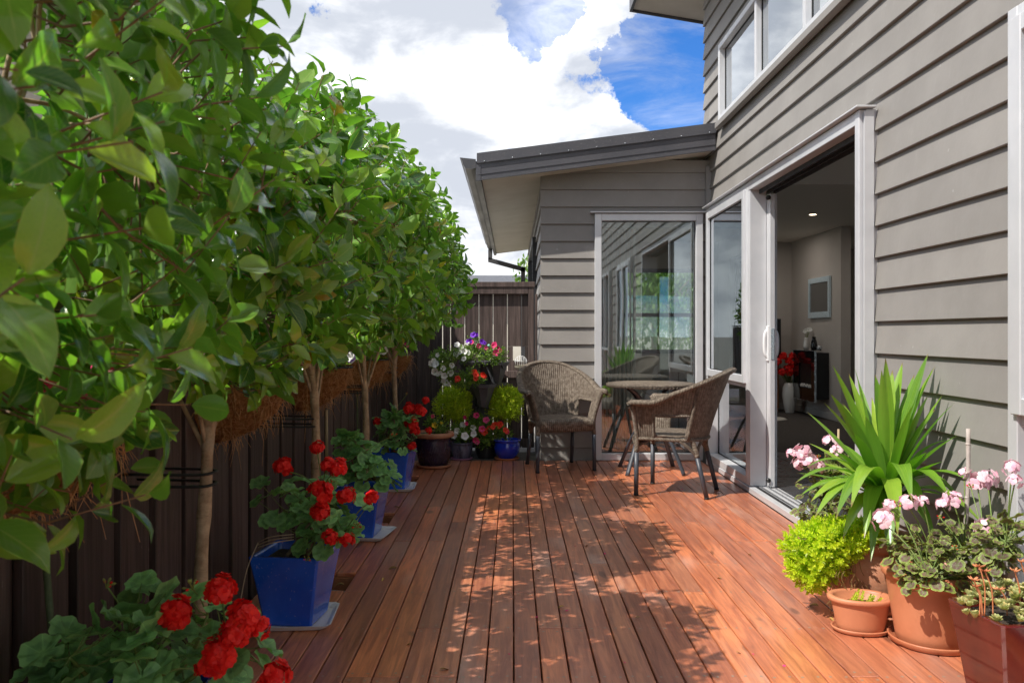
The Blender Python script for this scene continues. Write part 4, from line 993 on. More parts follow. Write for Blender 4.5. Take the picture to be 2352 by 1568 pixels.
# ================================================================== PLANTS
gl = [disc_leaf(6, .13, .10, .16), disc_leaf(7, .10, .14, .22), disc_leaf(5, .16, .08, .10)]
def disc_mesh(p, mat_):
    me = bpy.data.meshes.new('leaf'); me.from_pydata(p[0], [], p[1]); me.materials.append(MATS[mat_]); me.polygons.foreach_set('use_smooth', [True]*len(p[1]))
    ul = me.uv_layers.new(name='UVMap'); U = np.array(p[2], np.float32); li = np.zeros(len(me.loops), np.int32); me.loops.foreach_get('vertex_index', li); ul.data.foreach_set('uv', U[li].ravel()); me.update(); return me
GLM = {k: [disc_mesh(p, k) for p in gl] for k in ('geranium_leaf', 'variegated_leaf')}
pet = blade(.95, (0, .3, .65, .9, 1), 3, -.12, .22, peak=.62, pw=.55)
def flower_head(seed, mat_, nf=24, double=True, R_=(.55, .95), pl=.42):
    """cluster of five-petalled florets on a dome, radius about 1"""
    r = random.Random(seed); it = []
    for i in range(nf):
        t = (i+.5)/nf; z = 1-1.35*t; a = i*2.39996+r.uniform(-.2, .2); s_ = math.sqrt(max(0, 1-z*z)); d = Vector((s_*math.cos(a), s_*math.sin(a), z)); d = (d+rdir(r)*.22).normalized()
        c = d*r.uniform(*R_); u = d.orthogonal().normalized(); v = d.cross(u); a0 = r.uniform(0, 6)
        for lay in range(2 if double else 1):
            for k in range(5):
                b = a0+lay*.6+k*1.2566+r.uniform(-.15, .15); f = (u*math.cos(b)+v*math.sin(b)+d*(.22+.5*lay)+rdir(r)*.15)
                it.append((orient(c+d*.04*lay, f, d, pl*r.uniform(.85, 1.15)*(1-.25*lay)), 0, r.random()))
    return merged('flower_head', [pet], it, mat_)
HEADS = {'red_petal': [flower_head(i, 'red_petal', 17, pl=.46) for i in range(3)], 'pink_petal': [flower_head(10+i, 'pink_petal', 8, False, (.75, 1.15), .60) for i in range(3)]}
def bud_mesh(mat_):
    m = MB(); r = random.Random(4)
    for i in range(9):
        d = rdir(r); d.z = abs(d.z); c = d*.6; m.tube([Vector((0, 0, -.3)), c*.6, c], [.05, .05, .06], 5, 0); m.tube([c, c+d*.3, c+d*.5], [.10, .16, .03], 6, 1 if i % 3 == 0 else 0)
    return m.mesh('bud_cluster', ['bud_green', mat_])
BUDS = bud_mesh('red_petal')
def geranium(lab, pot, ell, nleaf, flowers, buds, seed, leafmat='geranium_leaf', head='red_petal', lr=(.026, .042), hr=.036, woody=True, lean=(0, 0), up=.7):
    r = random.Random(seed); px, py, pz = pot
    root = thing('geranium', lab, 'plant', (px, py, pz)); Wi = WM[root.name].inverted()
    st = MB(); wd = MB(); bases = []
    for i in range(7):
        e = r.choice(ell); t = Vector(e[0])+Vector((r.uniform(-.6, .6)*e[1][0], r.uniform(-.6, .6)*e[1][1], r.uniform(-.3, .4)*e[1][2]))
        b = Vector((px+r.uniform(-.05, .05), py+r.uniform(-.05, .05), pz-.01)); mid = (b+t)/2+Vector((r.uniform(-.03, .03), r.uniform(-.03, .03), -.01)); P = catmull([b, mid, t], 6)
        wd.tube(P, [.0075*(1-.55*k/(len(P)-1))*(1+.12*math.sin(k*2.7)) for k in range(len(P))], 7); bases += P[5:]
    NB = np.array([tuple(b) for b in bases]); made = 0; tries = 0; placed = []
    while made < nleaf and tries < nleaf*40:
        tries += 1; e = r.choice(ell); d = rdir(r)
        if d.z < -.55: continue
        f = .62+.42*r.random()**.7 if r.random() < .8 else r.uniform(.2, .6)
        p = Vector(e[0])+Vector((d.x*e[1][0], d.y*e[1][1], d.z*e[1][2]))*f
        if p.z < .03 or p.x < FX+.05 or p.x > WX-.06: continue
        if any((p-q).length < lr[0]*.85 for q in placed): continue
        placed.append(p); nrm = (d*.8+Vector((0, -.25, up))+rdir(r)*.35).normalized()
        fw_ = d+Vector((0, 0, -.5))+rdir(r)*.3; s_ = r.uniform(*lr); M = orient(p, fw_, nrm, s_)
        ob('leaf', r.choice(GLM[leafmat]), root, Wi @ M)
        j = Vector(NB[int(np.argmin(((NB-np.array(p))**2).sum(1)))]); c0 = p-Vector((M.col[1][0], M.col[1][1], M.col[1][2])).normalized()*0
        st.tube([j, (j+p)/2+Vector((0, 0, -.012)), c0-nrm*.001], [.0019, .0016, .0013], 4, cap=False); made += 1
    for k, (p, s_) in enumerate(flowers):
        p = Vector(p); j = Vector(NB[int(np.argmin(((NB-np.array(p))**2).sum(1)))])
        st.tube(catmull([j, (j+p)/2+Vector((0, 0, .012)), p-Vector((0, 0, .01))], 4), .0024, 5)
        q = Euler((r.uniform(-.5, .2), r.uniform(-.4, .4), r.uniform(0, 6))).to_matrix().to_4x4(); ob('flower_head', r.choice(HEADS[head]), root, Wi @ Matrix.Translation(p) @ q @ Matrix.Scale(hr*s_, 4))
    for p, s_ in buds:
        p = Vector(p); j = Vector(NB[int(np.argmin(((NB-np.array(p))**2).sum(1)))]); st.tube(catmull([j, (j+p)/2+Vector((0, 0, .01)), p], 4), .0019, 5)
        ob('bud_cluster', BUDS, root, Wi @ Matrix.Translation(p) @ Euler((r.uniform(-.6, .6), r.uniform(-.6, .6), r.uniform(0, 6))).to_matrix().to_4x4() @ Matrix.Scale(.020*s_, 4))
    part('leaf_stalks', st, 'stem_green', root, world=True, kind='stuff'); part('stems', wd, 'stem_woody' if woody else 'stem_green', root, world=True)
    return root
A_ = lambda L_, Y: [(at(x, y, Y+dy), s_) for x, y, dy, s_ in L_]
geranium('foremost red geranium sprawling from a hidden pot below the tied trunk', (-.86, 1.98, .262), [((-.845, 1.97, .36), (.27, .22, .17)), ((-.93, 1.95, .34), (.17, .2, .15))], 95,
    A_([(403, 1412, 0, 1.25), (508, 1358, -.02, 1.1), (560, 1425, -.03, 1.3), (545, 1455, -.05, 1.2), (592, 1440, 0, .9), (505, 1505, -.06, 1.3), (485, 1530, -.05, 1.1), (632, 1555, -.02, 1.15)], 1.93),
    A_([(245, 1345, 0, 1.), (440, 1350, .02, 1.), (470, 1480, 0, .8)], 1.95), 1, lr=(.032, .050), hr=.034, woody=False)
geranium('red geranium with bare woody stems in the front blue square pot', (PX, 3.275, .272), [((-.74, 3.26, .42), (.17, .16, .14)), ((-.80, 3.24, .48), (.20, .16, .11)), ((-.70, 3.2, .34), (.12, .1, .09))], 82,
    A_([(650, 1075, 0, 1.15), (728, 1030, .05, .85), (775, 1078, 0, 1.2), (752, 1070, -.02, .9), (735, 1132, -.1, 1.4), (735, 1178, -.1, 1.15), (795, 1142, 0, 1.1), (853, 1145, 0, .85), (757, 1236, -.12, .9), (797, 1240, -.1, .85)], 3.2),
    A_([(820, 1210, -.05, 1), (703, 1285, -.1, .8), (760, 1110, 0, .9)], 3.2), 2, hr=.036)
geranium('leafy geranium with hardly any flowers in the middle blue pot', (PX, 4.66, .272), [((-.83, 4.60, .42), (.16, .15, .15)), ((-.76, 4.55, .34), (.14, .12, .12)), ((-.88, 4.6, .50), (.10, .1, .1))], 78, [], A_([(905, 1000, 0, 1), (880, 1085, 0, .9)], 4.6), 3, lr=(.03, .045))
geranium('tall red geranium in the rear blue pot', (PX-.01, 6.06, .272), [((-.85, 6.0, .44), (.15, .14, .15)), ((-.80, 5.95, .50), (.14, .12, .10)), ((-.80, 5.92, .34), (.12, .1, .08))], 74,
    A_([(940, 940, 0, 1.3), (964, 945, 0, 1.35), (978, 920, 0, .8), (946, 975, -.05, 1.4), (953, 990, -.05, 1.0), (867, 970, 0, 1.0), (985, 990, .05, .75), (946, 1026, -.05, .9)], 5.95),
    A_([(895, 1005, 0, 1.1), (910, 1038, -.05, 1.1), (935, 905, 0, .7)], 5.95), 4, lr=(.028, .042), hr=.038)
geranium('pink geranium with purple zoned leaves in the large orange planter', (LX, LY, .235), [((1.50, 2.98, .34), (.17, .17, .085)), ((1.58, 2.88, .37), (.13, .17, .10)), ((1.60, 2.72, .42), (.09, .10, .12)), ((1.47, 2.90, .28), (.14, .10, .09))], 290,
    A_([(2030, 1195, 0, 1.05), (2045, 1160, .1, .7), (2085, 1155, .05, .9), (2120, 1152, .05, .6), (2165, 1160, 0, .7), (2190, 1148, 0, .9), (2215, 1088, .05, .6), (2245, 1108, 0, 1.1), (2268, 1100, 0, .95), (2268, 1218, -.15, 1.1), (2325, 1075, -.25, .7), (2330, 1105, -.28, .6)], 2.98),
    A_([(2060, 1160, 0, .8), (2160, 1190, 0, .7), (2230, 1120, 0, .8), (2195, 1260, -.1, .7)], 2.95), 5, 'variegated_leaf', 'pink_petal', (.0135, .025), .036, False)
geranium('leggy pink geranium half hidden behind the spiky plant', (1.50, 3.86, .205), [((1.44, 3.82, .40), (.14, .12, .14)), ((1.40, 3.78, .30), (.12, .1, .10)), ((1.46, 3.8, .50), (.1, .1, .08))], 150,
    A_([(1842, 1040, 0, 1.0), (1858, 1062, 0, 1.1), (1838, 1065, 0, .9), (1818, 1042, 0, .6), (1905, 1015, .1, .9), (1925, 1038, .05, .9), (1880, 1070, 0, .8)], 3.72), A_([(1880, 1050, 0, .7)], 3.75), 6, 'variegated_leaf', 'pink_petal', (.0135, .024), .036, False)

# ---- spiky plant
rq = random.Random(12)
yu = thing('spiky_plant', 'large yucca-like plant with long green strap leaves against the weatherboards', 'plant', (UX, UY, .27))
yb = Vector((UX+.045, UY-.02, .43))
def strap(base, ctrl, tip, w_, fold=.35):
    m = MB(); n = 14; V = []; U = []; base, ctrl, tip = Vector(base), Vector(ctrl), Vector(tip)
    ax0 = (tip-base).cross(Vector((0, 0, 1)));
    if ax0.length < .05: ax0 = Vector((1, .3, 0))
    ax0.normalize(); ax0 = (ax0+Vector((rq.uniform(-.3, .3), rq.uniform(-.3, .3), 0))).normalized(); pn = None
    for i in range(n+1):
        t = i/n; p = base*(1-t)**2+ctrl*2*t*(1-t)+tip*t*t; d = (ctrl-base)*(1-t)*2+(tip-ctrl)*t*2; d.normalize()
        s_ = ax0-d*ax0.dot(d); s_.normalize(); nn = s_.cross(d)
        if nn.z < 0 and i == 0: s_ = -s_; nn = -nn; ax0 = -ax0
        wv = w_/2*(.55+.45*math.sin(min(1, t*1.6)*math.pi/2))*(1-max(0, (t-.55)/.45)**1.7)+.0006
        for u in (-1, -.5, 0, .5, 1): V.append(p+s_*(u*wv)+nn*(abs(u)*wv*fold*(1-.5*t))); U.append((u, t))
    m.add(V, [(i*5+j, i*5+j+1, i*5+j+6, i*5+j+5) for i in range(n) for j in range(4)], U, 0, True)
    return m
tips = [(1912, 838, 3.35, .05), (1962, 842, 3.45, .05), (2034, 822, 3.42, .058), (2050, 850, 3.5, .05), (2073, 832, 3.55, .05), (2132, 812, 3.45, .05), (2155, 842, 3.40, .052), (1908, 905, 3.30, .05), (1935, 925, 3.5, .045), (1893, 925, 3.4, .045), (2250, 925, 3.25, .045), (2215, 940, 3.4, .035), (2010, 860, 3.5, .05), (2100, 860, 3.55, .05)]
for x, y, Y, w_ in tips:
    tp = at(x, y, Y); tp.x = min(tp.x, WX-.05); b = yb+Vector((rq.uniform(-.02, .02), rq.uniform(-.02, .02), 0)); c = b.lerp(tp, .5)+Vector((0, 0, .07))
    part('leaf', strap(b, c, tp, w_*1.15), 'yucca_leaf', yu, world=True)
droop = [(1838, 1138, 3.25, .042, .16), (1862, 1152, 3.15, .045, .18), (1880, 1120, 3.4, .04, .15), (1905, 1155, 3.2, .045, .2), (1985, 1235, 3.12, .05, .26), (2062, 1230, 3.05, .052, .30), (2045, 1290, 3.10, .05, .28), (2128, 1190, 3.08, .052, .24), (2150, 1240, 3.15, .05, .2), (2290, 1205, 3.05, .05, .2), (2230, 1105, 3.1, .05, .16), (1935, 1240, 3.2, .045, .2), (2000, 1290, 3.15, .042, .22), (2245, 1150, 3.2, .045, .22), (1900, 1090, 3.6, .04, .15), (1850, 1075, 3.45, .04, .2), (1825, 1110, 3.3, .036, .2), (1870, 1190, 3.1, .04, .24), (1920, 1190, 3.05, .045, .28), (1955, 1165, 3.02, .05, .3), (2095, 1150, 3.0, .05, .3), (2180, 1140, 3.05, .05, .24), (2265, 1010, 3.3, .045, .12)]
for x, y, Y, w_, hh in droop:
    tp = at(x, y, Y); tp.x = min(tp.x, WX-.05); c = yb.lerp(tp, .45)+Vector((0, 0, hh)); part('leaf', strap(yb+Vector((rq.uniform(-.02, .02), rq.uniform(-.02, .02), -.02)), c, tp, w_*1.3), 'yucca_leaf', yu, world=True)
for i in range(14):
    a = rq.uniform(0, 6.28); e = rq.uniform(.75, 1.4); l = rq.uniform(.42, .60); tp = yb+Vector((math.cos(a)*math.cos(e), math.sin(a)*math.cos(e), math.sin(e)))*l; tp.x = min(tp.x, WX-.05)
    part('leaf', strap(yb, yb.lerp(tp, .5)+Vector((0, 0, .05)), tp, rq.uniform(.036, .046)), 'yucca_leaf', yu, world=True)
for i in range(26):
    a = rq.uniform(0, 6.28); e = rq.uniform(.15, 1.2); l = rq.uniform(.25, .45); tp = yb+Vector((math.cos(a)*math.cos(e), math.sin(a)*math.cos(e), math.sin(e)*.9))*l
    if tp.x > WX-.05: tp.x = WX-.05
    part('leaf', strap(yb, yb.lerp(tp, .5)+Vector((0, 0, .05)), tp, rq.uniform(.045, .062)), 'yucca_leaf', yu, world=True)
m = MB(); m.tube([(yb.x, yb.y, .262), (yb.x, yb.y, .43)], [.04, .035], 10); part('stem', m, 'stem_woody', yu, world=True)
m = MB(); m.tube(catmull([at(2200, 1085, 3.02)+Vector((0, 0, -.40)), at(2221, 1170, 3.0), at(2224, 984, 3.0)], 5), .0075, 8)
for t in (.05, .15, .27): p = at(2221, 1170, 3.0).lerp(at(2224, 984, 3.0), t*3); m.tube([p-Vector((0, 0, .004)), p, p+Vector((0, 0, .004))], [.0075, .0092, .0075], 8)
tag(part('bamboo_stake', m, 'bamboo_grey', None), 'grey bamboo stake standing in the pink geranium planter', 'stake')
m = MB(); m.tube([(1.475, 3.83, .2), at(1925, 1080, 3.8), at(1926, 985, 3.8)], .005, 7); tag(part('bamboo_stake', m, 'bamboo', None), 'thin tan stake among the leggy pink geranium', 'stake')

# ---- small-leaved plants built as shoots
nd = blade(.50, (0, .4, .8, 1), 2, 0, .05, peak=.5, fold=False)
lf3 = blade(.5, (0, .3, .7, 1), 3, .2, .2, peak=.5)
def shoot_cloud(r, ell, n, size, per, proto_i=0, lens=.5, upb=.5, fill=.35, zmin=.005, spread=1., keep=None):
    it = []
    for i in range(n):
        e = r.choice(ell); d = rdir(r); f = (1-fill*r.random()**1.5)
        p = Vector(e[0])+Vector((d.x*e[1][0], d.y*e[1][1], d.z*e[1][2]))*f
        if p.z < zmin or (keep and not keep(p)): continue
        sd = (d+Vector((0, 0, upb))+rdir(r)*.4).normalized(); u = sd.orthogonal().normalized(); v = sd.cross(u); a0 = r.uniform(0, 6); rn = r.random()
        for k in range(per):
            t = k/max(1, per-1); a = a0+k*2.4; rd_ = u*math.cos(a)+v*math.sin(a); fw_ = rd_*(1-.6*t)*spread+sd*(.35+.9*t)
            it.append((orient(p+sd*size*lens*3*t, fw_, sd-rd_*.3, size*r.uniform(.8, 1.2)*(1-.3*t)), proto_i, (rn*.7+r.random()*.3) % 1))
    return it
rs = random.Random(31)
sd_ = thing('trailing_sedum', 'bright yellow green sedum spilling over the side of the terracotta urn', 'plant', (UX-.12, UY-.05, .27))
E = [((1.235, 3.38, .25), (.125, .14, .10)), ((1.28, 3.34, .30), (.12, .12, .065)), ((1.36, 3.33, .32), (.09, .08, .04)), ((1.20, 3.36, .18), (.08, .10, .07))]
it = shoot_cloud(rs, E, 1150, .021, 13, 0, .45, .5, .45)
o = ob('foliage', merged('foliage', [nd], it, 'sedum_leaf'), sd_, None, True); o['kind'] = 'stuff'
m = MB()
for i in range(40):
    p = Vector((rs.uniform(1.24, 1.36), rs.uniform(3.24, 3.30), rs.uniform(.10, .24))); m.tube(catmull([p, p+Vector((rs.uniform(-.02, .02), -.012, -.03)), p+Vector((rs.uniform(-.03, .03), rs.uniform(-.02, .01), -rs.uniform(.05, .09)))], 4), .0013, 4)
part('trailing_stems', m, 'dry_leaf', sd_, world=True, kind='stuff')
sp = thing('succulent_sprigs', 'little green sedum sprigs in the small oval planter', 'plant', (SX_, SY_, .10))
for dx, dy, l in ((-.03, .01, .06), (.0, 0, .055), (.035, .005, .045), (.05, -.01, .04), (.015, -.015, .045), (-.01, .02, .05)):
    it = []; b = Vector((SX_+dx, SY_+dy, .098)); d = (Vector((dx*4+.2, -.3, 1))+rdir(rs)*.3).normalized(); u = d.orthogonal().normalized(); v = d.cross(u)
    for k in range(34): a = k*2.4; t = k/33; rd_ = u*math.cos(a)+v*math.sin(a); it.append((orient(b+d*l*t, rd_+d*(.3+t), d, .016*(1-.4*t)), 0, rs.random()))
    ob('sprig', merged('sprig', [nd], it, 'sedum_leaf'), sp, None, True)
# succulents in the red pot: each rosette a piece
sc_ = thing('succulent_clump', 'clump of pale orange tipped rosettes with coral flower stalks', 'plant', (1.54, 2.56, .25))
fat = blade(.42, (0, .3, .65, .9, 1), 3, .35, -.10, peak=.62)
def rosette(seed):
    r = random.Random(seed); it = []
    for k in range(30):
        a = k*2.4; t = k/29; f = Vector((math.cos(a), math.sin(a), .7+1.8*t)); it.append((orient((0, 0, .1*t), f, (-math.cos(a)*.6, -math.sin(a)*.6, 1), 1-.45*t), 0, r.random()))
    return merged('rosette', [fat], it, 'succulent_leaf')
RS = [rosette(i) for i in range(3)]; Wi = WM[sc_.name].inverted()
for i in range(110):
    a = rs.uniform(0, 6.28); q = math.sqrt(rs.random())*.150; x, y = 1.54+q*math.cos(a), 2.56+q*math.sin(a); z = .275+.05*(1-(q/.155)**2)+rs.uniform(-.01, .02)
    if q > .13: z -= .012
    ob('rosette', rs.choice(RS), sc_, Wi @ Matrix.Translation((x, y, z)) @ Euler((rs.uniform(-.3, .5), rs.uniform(-.5, .3), rs.uniform(0, 6))).to_matrix().to_4x4() @ Matrix.Scale(rs.uniform(.019, .029), 4))
for x, y in ((2235, 1330), (2250, 1300), (2262, 1310), (2240, 1345), (2330, 1310), (2345, 1290), (2295, 1352)):
    tp = at(x, y, 2.5); b = Vector((tp.x+rs.uniform(.01, .03), 2.5, .28)); m = MB(); m.tube(catmull([b, (b+tp)/2+Vector((.008, 0, .01)), tp], 5), .0022, 5)
    for k in range(7): d = rdir(rs); d.z = abs(d.z)*.3; m.tube([tp, tp+d*.012, tp+d*.020+Vector((0, 0, .004))], [.0016, .0026, .0008], 5)
    part('flower_stalk', m, 'stem_coral', sc_, world=True)
m = MB(); m.lathe([(0, .264), (.09, .262), (.135, .250)], 20, (1.54, 2.56, 0)); part('root_mat', m, 'soil', sc_, world=True)

# ---- clipped yellow-green balls by the gate
fan = blade(.30, (0, .4, .8, 1), 2, 0, .1, peak=.5, fold=False)
for lb, c, r_, pr in (('golden ball shaped shrub behind the mottled pot', (-.55, 7.66, .47), .140, 0), ('golden ball shaped shrub above the cobalt pot', (-.085, 7.74, .47), .148, 1)):
    root = thing('ball_shrub', lb, 'shrub', (c[0], c[1], -.006), 0, 'pair of golden ball shrubs by the gate'); r = random.Random(40+pr)
    it = shoot_cloud(r, [(c, (r_, r_, r_*1.02)), ((c[0]+.03, c[1]-.03, c[2]+.02), (r_*.9, r_*.9, r_*.9)), ((c[0]-.05, c[1]-.04, c[2]-.02), (r_*.75, r_*.75, r_*.8)), ((c[0]+.07, c[1]-.05, c[2]-.05), (r_*.6, r_*.6, r_*.6)), ((c[0]-.02, c[1]-.02, c[2]+.07), (r_*.7, r_*.6, r_*.6)), ((c[0]+.08, c[1], c[2]+.05), (r_*.5, r_*.5, r_*.5))], 1500, .026, 7, 0, .5, .6, .5)
    o = ob('foliage', merged('foliage', [fan], it, 'thuja_leaf'), root, None, True); o['kind'] = 'stuff'
    m = MB(); m.tube([(c[0], c[1], .12), (c[0]+.01, c[1], .24), (c[0], c[1], .40)], [.014, .011, .008], 7); part('stem', m, 'stem_woody', root, world=True)
    pot = round_pot('shrub_pot', 'black pot under the '+lb.split(' behind ')[0].split(' above ')[0]+(' nearest the ribbed pot' if pr == 0 else ' nearest the house'), c[0], c[1]+.0, rim_profile(.075, .09, .14, .005, .008, .02), 'black_plastic', (.08, .11), -.005)

# ---- petunias and their flowers
def trumpet():
    it = []
    V, F, U = [], [], []
    n = 15
    for i, (r, z) in enumerate(((.06, -.9), (.18, -.3), (.45, -.05), (1., .06))):
        for j in range(n):
            t = 2*math.pi*j/n; k = 1+(.10*math.cos(5*t) if i == 3 else 0); V.append((r*k*math.cos(t), r*k*math.sin(t), z+(.10*math.sin(5*t) if i == 3 else 0))); U.append((r*math.cos(t), r*math.sin(t)))
    for i in range(3):
        for j in range(n): F.append((i*n+j, i*n+(j+1) % n, (i+1)*n+(j+1) % n, (i+1)*n+j))
    return np.array(V), np.array(F), np.array(U)
TR = trumpet(); TRM = {k: proto_mesh('flower', TR, k) for k in ('white_petal', 'magenta_petal', 'scarlet_petal', 'purple_petal', 'yellow_petal', 'red_petal')}
def petunia(lab, base, ell, n, flowers, seed, size=.022, fr_=.026, keep=None):
    r = random.Random(seed); root = thing('petunia', lab, 'plant', base); Wi = WM[root.name].inverted()
    it = shoot_cloud(r, ell, n, size, 6, 0, .5, .4, .6, .01, keep=keep)
    o = ob('foliage', merged('foliage', [lf3], it, 'petunia_leaf'), root, None, True); o['kind'] = 'stuff'
    st = MB()
    for e in ell:
        for i in range(6): 
            d = rdir(r); st.tube(catmull([Vector(base), Vector(base).lerp(Vector(e[0]), .5)+Vector((0, 0, .02)), Vector(e[0])+Vector((d.x*e[1][0], d.y*e[1][1], d.z*e[1][2]))*.7], 4), .0018, 4)
    part('stems', st, 'stem_green', root, world=True, kind='stuff')
    for p, col, s_ in flowers:
        p = Vector(p); d = Vector((r.uniform(-.6, .5), -1, r.uniform(-.1, .7))).normalized()
        ob('flower', TRM[col], root, Wi @ orient(p, d.orthogonal(), d, fr_*s_*r.uniform(.85, 1.1)))
    return root
def Z5(L_, Y): return [(at((1650+x/2.4117)/1.7415, (1250+y/2.4117)/1.7415, Y+dy), c, s_) for x, y, dy, c, s_ in L_]
W_, M_, S_, V_ = 'white_petal', 'magenta_petal', 'scarlet_petal', 'purple_petal'
z5 = lambda x, y, Y: at((1650+x/2.4117)/1.7415, (1250+y/2.4117)/1.7415, Y)
petunia('petunias in white, pink and purple filling the top of the stacked planter', tuple(z5(690, 470, 7.5)), [(z5(620, 420, 7.45), (.15, .10, .06)), (z5(800, 420, 7.45), (.09, .08, .06)), (z5(600, 320, 7.5), (.05, .05, .09)), (z5(480, 400, 7.42), (.08, .07, .06))], 300,
    Z5([(430, 310, 0, W_, 1), (470, 330, 0, W_, 1.1), (455, 380, -.05, W_, 1), (420, 405, -.05, W_, 1.1), (500, 375, -.05, W_, 1.2), (535, 385, -.05, W_, 1), (495, 445, -.08, W_, 1.1), (530, 290, .02, W_, 1), (610, 290, .02, W_, .9), (585, 215, 0, V_, 1), (610, 215, 0, V_, .9), (560, 270, 0, V_, .9), (530, 275, 0, V_, .7), (670, 280, 0, V_, 1), (690, 290, 0, V_, .9), (640, 320, 0, M_, 1), (710, 340, 0, M_, .8), (790, 310, 0, M_, 1.1), (780, 325, 0, M_, .9), (820, 345, 0, M_, .9), (805, 385, -.04, M_, 1.1), (845, 365, 0, M_, .8), (570, 285, 0, M_, .8)], 7.42), 1, .024)
petunia('white petunia cascading from the stacked planter towards the trees', tuple(z5(430, 470, 7.45)), [(z5(330, 430, 7.40), (.09, .08, .08)), (z5(300, 520, 7.35), (.09, .08, .09)), (z5(320, 620, 7.35), (.05, .05, .06)), (z5(250, 420, 7.4), (.05, .05, .04))], 260,
    Z5([(180, 490, 0, W_, 1.1), (225, 500, -.03, W_, 1.2), (215, 570, -.03, W_, 1.2), (240, 590, 0, W_, 1), (295, 535, -.04, W_, 1.1), (305, 610, -.04, W_, 1.2), (365, 580, -.02, W_, 1.1), (320, 675, -.03, W_, 1.1), (300, 660, 0, W_, .9), (380, 510, 0, W_, 1), (240, 410, 0, W_, .9), (265, 580, -.03, W_, .9), (345, 690, 0, W_, .8), (205, 465, 0, W_, .9)], 7.32), 2, .024)
petunia('scarlet flowered plant in the front cup of the stacked planter', tuple(z5(600, 690, 7.4)), [(z5(540, 610, 7.32), (.09, .07, .07)), (z5(480, 680, 7.3), (.05, .05, .05)), (z5(600, 640, 7.35), (.08, .06, .04))], 210,
    Z5([(600, 575, -.03, S_, 1.1), (615, 600, -.04, S_, 1.1), (610, 635, -.04, S_, 1), (590, 580, 0, S_, .9), (680, 600, 0, S_, 1.2), (695, 615, 0, S_, .9), (435, 635, -.03, S_, 1.1), (445, 645, 0, S_, .9), (425, 660, 0, S_, .8)], 7.28), 3, .022, .024)
petunia('white petunias in the small mottled pot', (-.455, 7.50, .12), [(z5(470, 1180, 7.48), (.085, .08, .06)), (z5(540, 1130, 7.5), (.07, .06, .06)), (z5(440, 1150, 7.45), (.05, .05, .05))], 200,
    Z5([(485, 1085, 0, W_, 1.1), (430, 1140, -.05, W_, 1.1), (400, 1185, -.06, W_, 1.1), (505, 1190, -.08, W_, 1.3), (590, 1170, -.05, W_, 1.2), (585, 1110, 0, W_, 1), (520, 1070, 0, M_, .8), (505, 1010, .02, M_, .7)], 7.44), 4, .026, .027)
petunia('red and pink petunias in the black pot', (-.24, 7.62, .10), [(z5(680, 1130, 7.55), (.09, .07, .10)), (z5(700, 1240, 7.5), (.07, .06, .06)), (z5(620, 1050, 7.58), (.05, .05, .06))], 260,
    Z5([(615, 990, 0, M_, 1), (710, 1035, 0, M_, 1.2), (670, 1120, -.04, M_, 1.2), (695, 1150, -.05, S_, 1.2), (610, 1230, -.05, M_, 1.2), (625, 1250, -.05, M_, .9), (740, 1110, 0, S_, .8), (660, 1135, -.03, S_, .8)], 7.5), 5, .022, .027)
petunia('red flowers growing in the shiny cobalt pot', (-.05, 7.50, .15), [(z5(830, 1130, 7.46), (.06, .06, .06)), (z5(890, 1180, 7.46), (.06, .05, .035)), (z5(790, 1160, 7.46), (.05, .05, .05))], 150,
    Z5([(790, 1085, 0, S_, 1.3), (830, 1085, 0, S_, 1.2), (775, 1105, -.03, S_, .9), (850, 1075, 0, S_, .9), (900, 1135, -.04, S_, 1.2), (915, 1150, -.03, M_, .9)], 7.42), 6, .020, .027)
petunia('yellow pansy and sprouting seedlings in the ribbed plum pot', (PLX, PLY, .25), [(z5(215, 1090, 7.0), (.05, .05, .05)), (z5(270, 1120, 7.0), (.06, .05, .03)), (z5(180, 1060, 7.03), (.03, .03, .04))], 90,
    Z5([(215, 1085, -.05, 'yellow_petal', 1.0), (280, 1065, 0, 'yellow_petal', .5), (195, 1000, 0, M_, .6)], 7.0), 7, .026, .027)
for y0, lb, pt in BASK:
    q = 1
    c = Vector((FX+.14, y0, .96)); r = random.Random(int(y0*100))
    petunia('petunias growing in the '+lb, tuple(c-Vector((0, 0, .03))), [(c, (.11, .17, .05))], 110, [(c+Vector((r.uniform(-.05, .13), r.uniform(-.17, .17), r.uniform(.02, .09))), pt if r.random() < .8 else V_, 1.1) for k in range(9)], int(y0*10), .024, .028)

# ================================================================== WICKER CHAIRS
def sm_(t): t = max(0., min(1., t)); return t*t*(3-2*t)
def shell_pt(s, v, off=0.):
    a_ = abs(s); sg = 1 if s >= 0 else -1; k = v**1.15
    def pl(a, yc, b, yf):
        t = min(a_/.55, 1); ph = t*math.pi/2; x = a*math.sin(ph)**.85; y = yc+b*(math.cos(ph) if ph < math.pi/2 else 0)
        e = max(0, (a_-.55)/.45); return x, y-(yc-yf)*e
    x0, y0 = pl(.232, .0, .205, -.235); x1, y1 = pl(.300, .02, .345, -.250)
    zt = .650+.222*sm_((.80-a_)/.80)**.92
    x, y = x0+(x1-x0)*k, y0+(y1-y0)*k
    if off:
        n = Vector((x/.25, (y-.0)/.25 if a_ < .55 else .0, 0)); n.normalize(); x += n.x*off; y += n.y*off
    return Vector((sg*x, y, .395+(zt-.395)*v))
def in_hole(s, z): return (.375 < abs(s) < .775 and .405 < z < .562)
